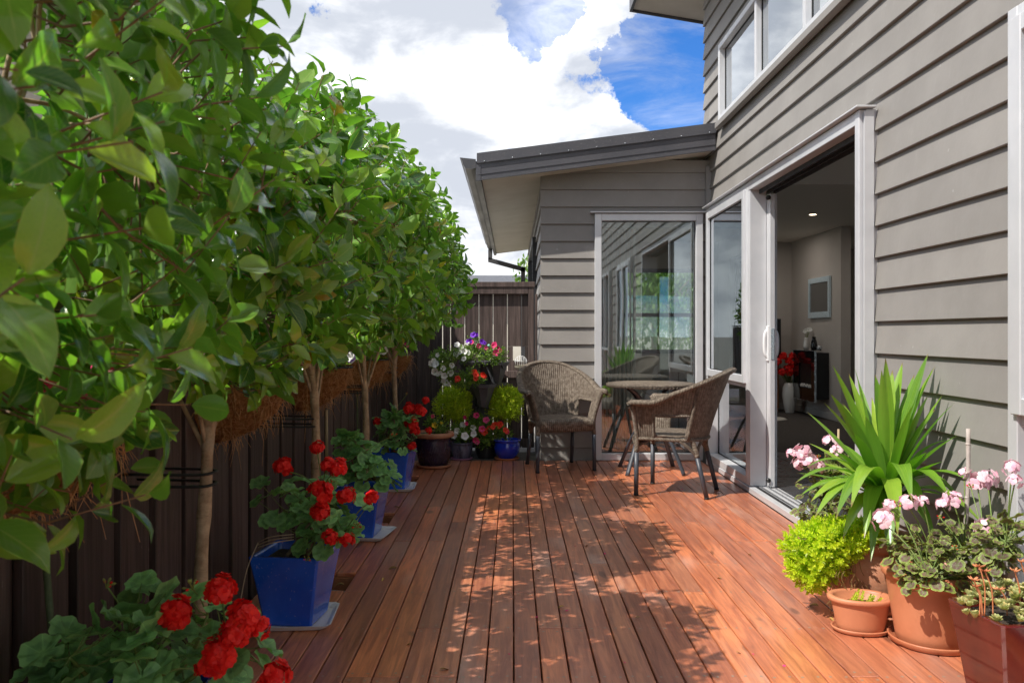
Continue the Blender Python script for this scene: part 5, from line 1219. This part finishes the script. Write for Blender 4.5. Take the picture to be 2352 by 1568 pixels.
def make_chair(lab):
    root = thing('wicker_chair', lab, 'chair', (0, 0, 0), 0, 'brown wicker chairs at the round table')
    NS, NV = 128, 36; m = MB(); V = []; U = []; L_ = 0; pv = None
    for i in range(NS+1):
        s = -1+2*i/NS; q = shell_pt(s, .5)
        if pv is not None: L_ += (q-pv).length
        pv = q
        for j in range(NV+1): v = j/NV; p = shell_pt(s, v); V.append(p); U.append((L_, p.z))
    F = []
    for i in range(NS):
        for j in range(NV):
            sc = -1+2*(i+.5)/NS; zc = shell_pt(sc, (j+.5)/NV).z
            if in_hole(sc, zc): continue
            a = i*(NV+1)+j; F.append((a, a+1, a+NV+2, a+NV+1))
    m.add(V, F, U, 0, True); o = part('woven_back', m, 'wicker_open', root); md = o.modifiers.new('thickness', 'SOLIDIFY'); md.thickness = .010; md.offset = 0
    # rolled top edge
    m = MB(); P = [shell_pt(-1+2*i/60, 1., .012) for i in range(61)]
    for i, p in enumerate(P):
        e = abs(-1+2*i/60); p.x += (1 if p.x > 0 else -1)*.016*sm_((e-.45)/.3)
    ends = lambda p, sg: [Vector((p.x+sg*.012, p.y-.014, p.z-.030)), Vector((p.x+sg*.010, p.y-.018, p.z-.010))]
    P = ends(P[0], -1)+P+ends(P[-1], 1)[::-1]
    m.tube(P, [.018, .026]+[.0245+.008*sm_((abs(-1+2*i/60)-.4)/.3) for i in range(61)]+[.026, .018], 12, flat=.68, up=(0, 0, 1)); part('rolled_rim', m, 'wicker_wrap', root)
    # seat with rolled apron
    m = MB(); V = []; U = []; NX_ = 24; ny = 18
    for i in range(NX_+1):
        x = -.232+.464*i/NX_; yb_ = .20*math.sqrt(max(0, 1-(abs(x)/.24)**2.6)); prof = []
        for k in range(ny-6+1): t = k/(ny-6); y = yb_+(-.245-yb_)*t; prof.append((y, .412+.022*math.sin(math.pi*min(1, t*1.05))*(1-(x/.24)**2)))
        for dy, z in ((-.262, .420), (-.272, .408), (-.274, .390), (-.268, .368), (-.258, .345), (-.254, .336)): prof.append((dy+.012*(x/.23)**2, z))
        L_ = 0; pv = None
        for y, z in prof:
            if pv: L_ += math.hypot(y-pv[0], z-pv[1])
            pv = (y, z); V.append((x, y, z)); U.append((x, L_))
    k = len(V)//(NX_+1); m.add(V, [(i*k+j, (i+1)*k+j, (i+1)*k+j+1, i*k+j+1) for i in range(NX_) for j in range(k-1)], U, 0, True); o = part('woven_seat', m, 'wicker', root); md = o.modifiers.new('thickness', 'SOLIDIFY'); md.thickness = .010
    # wrapped trims round the arm openings
    for sg in (-1, 1):
        m = MB(); loop = []; s0, s1, z0, z1 = .375, .775, .402, .562
        def ps(a_, z):
            lo, hi = 0, 1
            for _ in range(20):
                md_ = (lo+hi)/2
                if shell_pt(sg*a_, md_).z < z: lo = md_
                else: hi = md_
            return shell_pt(sg*a_, lo)
        for t in range(7): loop.append(ps(s0, z0+(z1-z0)*t/6))
        for t in range(1, 9): loop.append(ps(s0+(s1-s0)*t/8, z1))
        for t in range(1, 7): loop.append(ps(s1, z1+(z0-z1)*t/6))
        m.tube(loop, .0115, 8); part('opening_trim', m, 'wicker_wrap', root)
        m = MB(); m.tube([shell_pt(sg*.36, t/8, .009) for t in range(9)], .013, 8); part('back_post', m, 'wicker_wrap', root)
        m = MB(); m.tube(catmull([shell_pt(sg, 1.)+Vector((0, -.004, -.01)), shell_pt(sg, .6)+Vector((0, -.004, 0)), (sg*.236, -.238, .42), (sg*.238, -.240, .30)], 4), .0175, 10); part('arm_post', m, 'wicker_wrap', root)
    m = MB(); m.tube([(-.232, -.240, .340), (0, -.252, .338), (.232, -.240, .340)], .0125, 8); part('front_rail', m, 'wicker_wrap', root)
    m = MB(); m.tube([shell_pt(-1+2*i/40, 0., .004) for i in range(41)], .0125, 8); part('seat_rail', m, 'wicker_wrap', root)
    for sg in (-1, 1):
        m = MB(); m.tube([(sg*.238, -.240, .302), (sg*.242, -.242, .006)], [.0168, .0155], 12); m.tube([(sg*.242, -.242, .012), (sg*.242, -.242, .0015)], .0172, 12, 1); part('leg', m, ['chair_leg', 'rubber'], root)
        m = MB(); m.tube([(sg*.188, .165, .295), (sg*.200, .236, .006)], [.0168, .0155], 12); m.tube([(sg*.200, .2345, .012), (sg*.200, .236, .0015)], .0172, 12, 1); part('leg', m, ['chair_leg', 'rubber'], root)
        m = MB(); m.tube(catmull([(sg*.178, .125, .41), (sg*.185, .150, .35), (sg*.189, .170, .278)], 4), .0185, 10); part('leg_sleeve', m, 'wicker_wrap', root)
        m = MB(); m.tube(catmull([(sg*.19, .170, .29), (sg*.150, .172, .345), (sg*.10, .185, .385)], 5), .011, 8); part('corner_brace', m, 'wicker_wrap', root)
        m = MB(); m.tube(catmull([(sg*.19, .165, .29), (sg*.215, .115, .345), (sg*.228, .06, .390)], 5), .011, 8); part('corner_brace', m, 'wicker_wrap', root)
    return root
ch = make_chair('brown wicker armchair by the house corner, facing out from the weatherboards')
ch.location = (.378, 7.035, 0); ch.rotation_euler[2] = R(14)
c2 = copytree(ch); c2.location = (1.175, 5.94, 0); c2.rotation_euler[2] = R(-113)
c2['label'] = 'brown wicker armchair standing side-on by the sliding door, its back to the sidelight'
# ---- table
TBX, TBY = 1.13, 6.84
tb = thing('round_table', 'small round table with stone coloured top and braided wicker edge', 'table', (TBX, TBY, 0))
m = MB(); m.lathe([(0, .700), (.318, .700), (.318, .716), (.314, .719), (0, .719)], 64); part('table_top', m, 'table_top', tb)
m = MB(); m.lathe([(.3185, .690), (.342, .688), (.352, .694), (.356, .704), (.352, .716), (.342, .721), (.3185, .7205)], 72); part('braided_edge', m, 'wicker', tb)
m = MB()
for k in range(72):
    for z, dd in ((.697, .5), (.711, -.5)):
        a = 2*math.pi*k/72; b = a+dd*.10; m.tube([(.356*math.cos(a-.03), .356*math.sin(a-.03), z-.007*dd*2), (.360*math.cos(a), .360*math.sin(a), z), (.356*math.cos(a+.05), .356*math.sin(a+.05), z+.007*dd*2)], [.003, .0055, .003], 5)
part('braid', m, 'wicker_wrap', tb, kind='stuff')
for sx, sy in ((-1, -1), (1, -1), (1, 1), (-1, 1)):
    m = MB(); m.tube(catmull([(sx*.225, sy*.232, .002), (sx*.150, sy*.155, .22), (sx*.055, sy*.057, .46), (sx*.12, sy*.12, .62), (sx*.20, sy*.20, .6885)], 6), .0205, 8, flat=.62, up=(0, 0, 1)); part('leg', m, 'chair_leg', tb)
m = MB(); m.lathe([(0, .44), (.062, .44), (.066, .446), (.066, .470), (.060, .476), (0, .476)], 20); part('hub', m, 'chair_leg', tb)

# ================================================================== STACKED PLANTER AND ORNAMENTS
kx, ky = -.262, 7.74
sp_ = thing('stacked_planter', 'dark grey plastic planter of stacked flower cups in front of the gate', 'planter', (kx, ky, -.006))
def cup(mb, x, y, zt, r=.122, h=.21, rot=0.):
    mb.lathe([(r*.34, -h), (r*.86, -.040), (r*.90, -.034), (r*.90, -.028), (r*1.0, -.026), (r*1.03, 0), (r*.96, .0), (r*.88, -.028), (0, -.045)], 8, (x, y, zt), sm=False, rot=rot)
for zt, angs in ((.872, (205, 335, 90)), (.672, (270, 30, 150))):
    for a in angs:
        m = MB(); cup(m, .128*math.cos(R(a)), .128*math.sin(R(a)), zt, rot=R(22.5)); part('flower_cup', m, 'dark_plastic', sp_)
for z0, z1, r_ in ((.012, .45, .085), (.451, .64, .070), (.641, .84, .062)):
    m = MB(); m.lathe([(r_, z0), (r_*.9, z1-.01), (r_, z1)], 12); part('column_section', m, 'dark_plastic', sp_)
m = MB(); m.lathe([(0, 0), (.17, 0), (.18, .012), (.17, .03), (.085, .045)], 12); part('base', m, 'dark_plastic', sp_)
bp = z5(665, 385, 7.56)
bd = thing('bird_ornament', 'small blue glazed bird ornament with orange head among the petunias', 'ornament', (bp.x, bp.y, bp.z-.03))
m = MB(); m.tube(catmull([(-.010, 0, .060), (-.014, 0, .040), (-.006, 0, .018), (.018, 0, .008), (.038, 0, .014), (.052, 0, .024)], 4), [.006, .007, .008, .009, .012, .016, .019, .021, .022, .022, .021, .020, .018, .016, .013, .010, .008, .006, .005, .003, .002][:21], 12); part('body', m, 'bird_blue', bd)
m = MB(); m.tube([(-.010, 0, .056), (-.011, 0, .066), (-.014, 0, .074)], [.006, .0095, .004], 10); m.tube([(-.018, 0, .068), (-.030, 0, .064)], [.005, .001], 6); part('head', m, 'bird_orange', bd)
m = MB(); m.tube([(.005, 0, .004), (.005, 0, -.05)], .002, 5); part('stick', m, 'galv_wire', bd)
ga, gb = z5(735, 315, 7.52), z5(835, 480, 7.58)
tl = thing('hand_trowel', 'dark handled garden trowel with mint green end stuck in the top planter', 'trowel', tuple(gb))
m = MB(); m.tube([ga.lerp(gb, .08), ga.lerp(gb, .5), ga.lerp(gb, .70)], [.0115, .0105, .0095], 10); part('handle', m, 'black_plastic', tl, world=True)
m = MB(); m.tube([ga-(gb-ga)*.04, ga.lerp(gb, .081)], [.010, .0125], 10); part('handle_end', m, 'mint_plastic', tl, world=True)
m = MB(); d_ = gb-ga; m.tube([ga.lerp(gb, .70), ga.lerp(gb, .86), gb, gb+d_*.4], [.006, .020, .022, .004], 8, flat=.2); part('blade', m, 'black_plastic', tl, world=True)
fp = z5(1045, 508, 7.93)
fd = thing('bird_feeder', 'white wire bird feeder with cream tray hung on the gate', 'feeder', (fp.x, 7.93, fp.z))
m = MB(); V = []
for i, (r_, z) in enumerate(((.062, 0), (.060, -.012), (.050, -.026), (.030, -.040))): V += [(r_*math.cos(t*math.pi/10), -r_*.8*math.sin(t*math.pi/10)+.02, z) for t in range(11)]
m.add(V, [(i*11+j, i*11+j+1, i*11+j+12, i*11+j+11) for i in range(3) for j in range(10)]+[tuple(range(11)), tuple(range(43, 32, -1))], None, 0, True); part('tray', m, 'cream_feeder', fd)
for k in range(6):
    x = -.05+.02*k; h = .03+.055*math.sqrt(max(0, 1-(x/.058)**2)); m = MB(); m.tube([(x, .016, .0), (x, .016, h)], .0026, 6); part('wire_bar', m, 'white_plastic', fd)
m = MB(); m.tube([(.058*math.cos(t*math.pi/12), .018, .030+.058*math.sin(t*math.pi/12)) for t in range(13)], .003, 6); m.tube([(-.04, .024, .04), (.02, .024, .04)], .008, 8); part('hoop', m, 'white_plastic', fd)

# ---- twine tying the front geranium
m = MB()
for k in range(3): m.tube(catmull([(PX-.12, 3.18, .33-.01*k), (PX-.06, 3.14, .36-.012*k), (PX+.02, 3.16, .365-.01*k)], 5), .0022, 5)
m.tube(catmull([(PX-.12, 3.18, .33), (PX-.15, 3.14, .24), (PX-.17, 3.12, .12), (PX-.185, 3.11, .05)], 5), .0022, 5)
tag(part('twine', m, 'rope', None), 'frayed tan twine tied round the woody geranium stems', 'twine')

# ---- litter on the deck
rl = random.Random(77); dlm = proto_mesh('fallen_leaf', blade(.42, cup=.3, curl=.35, cols=3, peak=.45, twist=.5), 'dry_leaf')
for x, y, s_ in ((912, 1307, .05), (883, 1330, .03), (1188, 1050, .045), (1260, 1040, .03), (945, 1482, .03), (1010, 1540, .035), (835, 1225, .05), (790, 1345, .05), (1295, 1395, .03), (1230, 1310, .03), (1345, 1255, .03), (1398, 1195, .025), (1725, 1275, .03), (1880, 1395, .05), (1905, 1420, .035), (1850, 1340, .035), (905, 1165, .04), (1470, 1420, .02), (1690, 1500, .02), (1655, 1330, .03)):
    Y = 3350*CAMH/(y*1.7415-1335); p = at(x, y, Y); p.z = .0055
    o = ob('fallen_leaf', dlm, None, Matrix.Translation(p) @ Euler((rl.uniform(-.15, .15), rl.uniform(-.15, .15), rl.uniform(0, 6))).to_matrix().to_4x4() @ Matrix.Scale(s_, 4)); tag(o, 'dry curled leaf lying on the deck boards', 'leaf', 'fallen leaves on the deck')
ptm = proto_mesh('fallen_petal', pet, 'magenta_petal')
for k in range(26):
    X = rl.uniform(-.65, 1.4); Y = 2.8+3.6*rl.random()**1.3; 
    if X > .95 and 2.9 < Y < 3.6: continue
    X = X0+round((X-X0)/PITCH)*PITCH+rl.uniform(-.006, .006) if rl.random() < .6 else X
    o = ob('fallen_petal', ptm, None, Matrix.Translation((X, Y, .003)) @ Euler((rl.uniform(-.1, .1), rl.uniform(-.1, .1), rl.uniform(0, 6))).to_matrix().to_4x4() @ Matrix.Scale(rl.uniform(.010, .016), 4)); tag(o, 'tiny pink petal fallen on the deck boards', 'petal', 'fallen petals on the deck')

# ================================================================== INSIDE THE ROOM
FZ = .0448
fu = thing('wall_fire', 'black glass wall hung fireplace with silver edge and white pebbles', 'fireplace', (3.99, 10.93, .27))
m = MB(); m.box(3.82, 3.999, 10.58, 11.29, .29, .88); part('casing', m, 'black_matt', fu, world=True)
m = MB(); wallpanel(m, 'x', 3.80, -.018, .0, 10.54, 11.34, .263, .90, [(10.66, 11.12, .42, .74)]); part('glass_front', m, 'black_gloss', fu, world=True)
m = MB()
for a in ((10.532, 10.539, .256, .907), (11.341, 11.348, .256, .907), (10.5395, 11.3405, .9005, .907), (10.5395, 11.3405, .256, .2625)): m.box(3.797, 3.822, *a)
part('silver_edge', m, 'silver', fu, world=True)
m = MB(); r = random.Random(3)
for k in range(40): m.lathe([(0, -.012), (.016, -.006), (.02, 0), (.015, .008), (0, .011)], 7, (3.812+r.uniform(.006, .008), 10.68+k*.0108, .435+r.uniform(0, .03)), .3, 1)
part('pebbles', m, 'pebble', fu, world=True, kind='stuff')
m = MB(); m.lathe([(0, .0), (.03, 0), (.042, .05), (.03, .12), (.026, .15), (.032, .165), (.028, .165), (0, .13)], 16, (3.90, 11.12, .907)); tag(part('vase', m, 'white_ceramic', None), 'small white vase of flowers on top of the wall fireplace', 'vase')
fl_ = thing('flower_sprig', 'white flower sprig standing in the small vase above the fireplace', 'flowers', (3.90, 11.12, 1.04))
for k in range(6):
    d = rdir(r); p = Vector((3.90, 11.12, 1.04))+Vector((d.x*.05, d.y*.06, .11+.05*r.random())); m = MB(); m.tube([(3.90, 11.12, 1.03), p], .002, 4); part('stem', m, 'stem_green', fl_, world=True)
    ob('flower', TRM['white_petal'], fl_, WM[fl_.name].inverted() @ orient(p, (1, 0, 0), (-.7, -.7, .3), .028))
m = MB(); m.lathe([(0, 0), (.034, 0), (.045, .05), (.036, .11), (.022, .15), (.026, .175), (.018, .175), (0, .15)], 16, (3.90, 10.83, .907)); tag(part('jug', m, 'black_ceramic', None), 'slim black ceramic jug on top of the wall fireplace', 'jug')
m = MB(); m.lathe([(0, 0), (.02, .004), (.034, .03), (.03, .052), (.012, .066), (0, .068)], 14, (3.90, 10.64, .907)); tag(part('glass_ball', m, 'silver', None), 'little silver ball ornament beside the black jug', 'ornament')
mr = thing('wall_mirror', 'rectangular mirror with ribbed pale blue frame on the grey wall', 'mirror', (3.99, 10.87, 1.33))
m = MB(); wallpanel(m, 'x', 3.995, .0, .028, 10.50, 11.24, 1.33, 1.85, [(10.545, 11.195, 1.405, 1.785)]); part('frame', m, 'mirror_frame', mr, world=True)
m = MB(); m.box(3.980, 3.994, 10.546, 11.194, 1.406, 1.784); part('mirror_glass', m, 'mirror', mr, world=True)
VX, VY = 3.78, 11.42
m = MB(); m.lathe([(0, 0), (.055, 0), (.062, .01), (.085, .12), (.098, .24), (.092, .34), (.072, .40), (.066, .41), (.058, .405), (.05, .3), (0, .28)], 24, (VX, VY, FZ)); tag(part('floor_vase', m, 'white_ceramic', None), 'tall white floor vase holding red poppies', 'vase')
pv_ = thing('poppies', 'bunch of red poppies standing in the tall white vase', 'flowers', (VX, VY, FZ+.36)); Wi = WM[pv_.name].inverted(); st = MB()
for x, y in ((3133, 1427), (3157, 1446), (3152, 1475), (3128, 1490), (3156, 1490), (3092, 1472), (3112, 1449), (3172, 1425), (3170, 1460)):
    p = at(x/1.7415, y/1.7415, VY-.05); st.tube(catmull([(VX, VY, FZ+.3), ((VX+p.x)/2, (VY+p.y)/2, (FZ+.36+p.z)/2+.02), p], 5), .0028, 5)
    ob('flower_head', HEADS['red_petal'][0], pv_, Wi @ Matrix.Translation(p) @ Euler((r.uniform(-1, .2), 0, r.uniform(0, 6))).to_matrix().to_4x4() @ Matrix.Scale(.06, 4))
for k in range(40): 
    d = rdir(r); p = Vector((VX+d.x*.12, VY+d.y*.1, FZ+.45+.13*r.random())); st.tube([(VX, VY, FZ+.38), p, p+d*.05], [.002, .004, .001], 4)
part('stems', st, 'stem_green', pv_, world=True)
tv = thing('television', 'wide black flat television standing on a wooden cabinet', 'television', (3.2, 11.70, .72))
m = MB(); m.cbox(2.62, 3.74, 11.66, 11.71, .76, 1.33, .006); part('casing', m, 'black_matt', tv, world=True)
m = MB(); m.box(2.645, 3.715, 11.655, 11.6595, .785, 1.305); part('screen', m, 'black_gloss', tv, world=True)
m = MB(); m.cbox(2.95, 3.4, 11.6, 11.78, .7205, .735, .004); m.cbox(3.13, 3.22, 11.68, 11.70, .735, .78, .003); part('stand', m, 'black_matt', tv, world=True)
cb = thing('tv_cabinet', 'warm brown wooden cabinet under the television', 'cabinet', (3.1, 11.7, FZ))
m = MB(); m.cbox(2.5, 3.66, 11.5, 11.95, .10, .70, .006); part('carcass', m, 'cabinet_wood', cb, world=True)
m = MB(); m.cbox(2.47, 3.68, 11.47, 11.96, .7005, .72, .005); part('top', m, 'cabinet_wood', cb, world=True)
for k in range(3):
    m = MB(); m.cbox(2.53+k*.38, 2.88+k*.38, 11.484, 11.4995, .14, .67, .004); d_ = part('door', m, 'cabinet_wood', cb, world=True)
    m = MB(); m.tube([(2.84+k*.38, 11.478, .38), (2.84+k*.38, 11.478, .46)], .008, 8); part('handle', m, 'silver', d_)
for x in (2.54, 3.62):
    for y in (11.54, 11.91): m = MB(); m.cbox(x-.03, x+.03, y-.03, y+.03, FZ, .0995, .003); part('foot', m, 'cabinet_wood', cb, world=True)
sf = thing('sofa', 'grey fabric sofa with rounded arm standing on the carpet', 'sofa', (2.4, 9.75, FZ))
m = MB(); m.cbox(1.55, 2.70, 9.35, 10.2, .10, .40, .03); part('base', m, 'sofa_fabric', sf, world=True)
for k in range(2): m = MB(); m.cbox(1.56+k*.565, 2.12+k*.565, 9.36, 10.22, .405, .52, .04); part('cushion', m, 'sofa_fabric', sf, world=True)
m = MB(); m.cbox(2.705, 2.95, 9.30, 10.25, .08, .46, .09); part('arm', m, 'sofa_fabric', sf, world=True)
m = MB(); m.cbox(1.55, 2.70, 9.10, 9.345, .10, .70, .07); part('backrest', m, 'sofa_fabric', sf, world=True)
for x in (1.6, 2.85):
    for y in (9.4, 10.1): m = MB(); m.tube([(x, y, FZ), (x, y, .105)], .02, 8); part('foot', m, 'black_matt', sf, world=True)
m = MB(); m.lathe([(0, .03), (.25, .028), (.40, .02), (.44, .004)], 30, (3.02, 10.55, FZ), 1, .7); tag(part('rug', m, 'sheepskin', None), 'cream sheepskin rug on the carpet beside the sofa', 'rug')

for x, y in ((2.6, 8.4), (2.6, 10.3), (3.3, 9.2), (4.9, 9.0), (3.35, 11.0)):  # only one ceiling light is known; the others are added to brighten the room
    dn = thing('fill_downlight', 'small round recessed ceiling light, one of a set mostly added to brighten the room', 'light', (x, y, 2.431), 0, 'recessed ceiling downlights')
    m = MB(); m.lathe([(.050, 0), (.052, -.004), (.044, -.006), (.040, -.001)], 24); part('bezel', m, 'white_plastic', dn)
    m = MB(); m.lathe([(0, -.002), (.039, -.002)], 20); part('lens', m, 'lamp_glow', dn)
    ll = bpy.data.lights.new('downlight_fill_lamp', 'AREA'); ll.shape = 'DISK'; ll.size = .07; ll.energy = 1.15; ll.color = (1, .92, .84); lo = bpy.data.objects.new('downlight_fill_lamp', ll); C.objects.link(lo); lo.parent = dn; lo.location = (0, 0, -.012)
# ================================================================== OUTSIDE BEYOND THE ROOM
rt = random.Random(5); bt = thing('garden_tree', 'light green leafy tree seen through the far room window', 'tree', (2.9, 17.2, -.22))
it = []
for i in range(9000):
    d = rdir(rt); f = rt.random()**.4; p = Vector((2.9, 17.2, 2.15))+Vector((d.x*3.0, d.y*1.2, d.z*1.4))*f; fw_ = rdir(rt)*.6+Vector((0, 0, -.9)); it.append((orient(p, fw_, rdir(rt)+Vector((0, -.6, .4)), rt.uniform(.09, .15)), 0, rt.random()))
o = ob('foliage', merged('foliage', [lf3], it, 'outdoor_tree_leaf'), bt, None, True); o['kind'] = 'stuff'
m = MB(); m.tube([(2.9, 17.2, -.22), (2.92, 17.2, .8), (2.9, 17.2, 1.7)], [.09, .07, .05], 10); part('trunk', m, 'bark', bt, world=True)
for k in range(9): d = rdir(rt); m = MB(); m.tube(catmull([(2.9, 17.2, 1.2+.05*k), (2.9+d.x*.6, 17.2+d.y*.3, 1.8), (2.9+d.x*1.7, 17.2+d.y*.7, 2.2+d.z*.7)], 4), [.03]*5+[.015]*4, 6); part('limb', m, 'bark', bt, world=True)
fh = thing('far_house', 'pale rendered house standing beyond the garden', 'house', (3, 24, -.22))
m = MB(); m.box(-4, 10, 22, 30, -.2, 2.3); part('wall', m, 'soffit_paint', fh, world=True)
m = MB(); m.hexa([(-4.4, 21.6, 2.3), (10.4, 21.6, 2.3), (10.4, 30.4, 2.3), (-4.4, 30.4, 2.3), (-2, 25.5, 2.9), (8, 25.5, 2.9), (8, 26.5, 2.9), (-2, 26.5, 2.9)]); part('roof', m, 'roof_metal', fh, world=True)
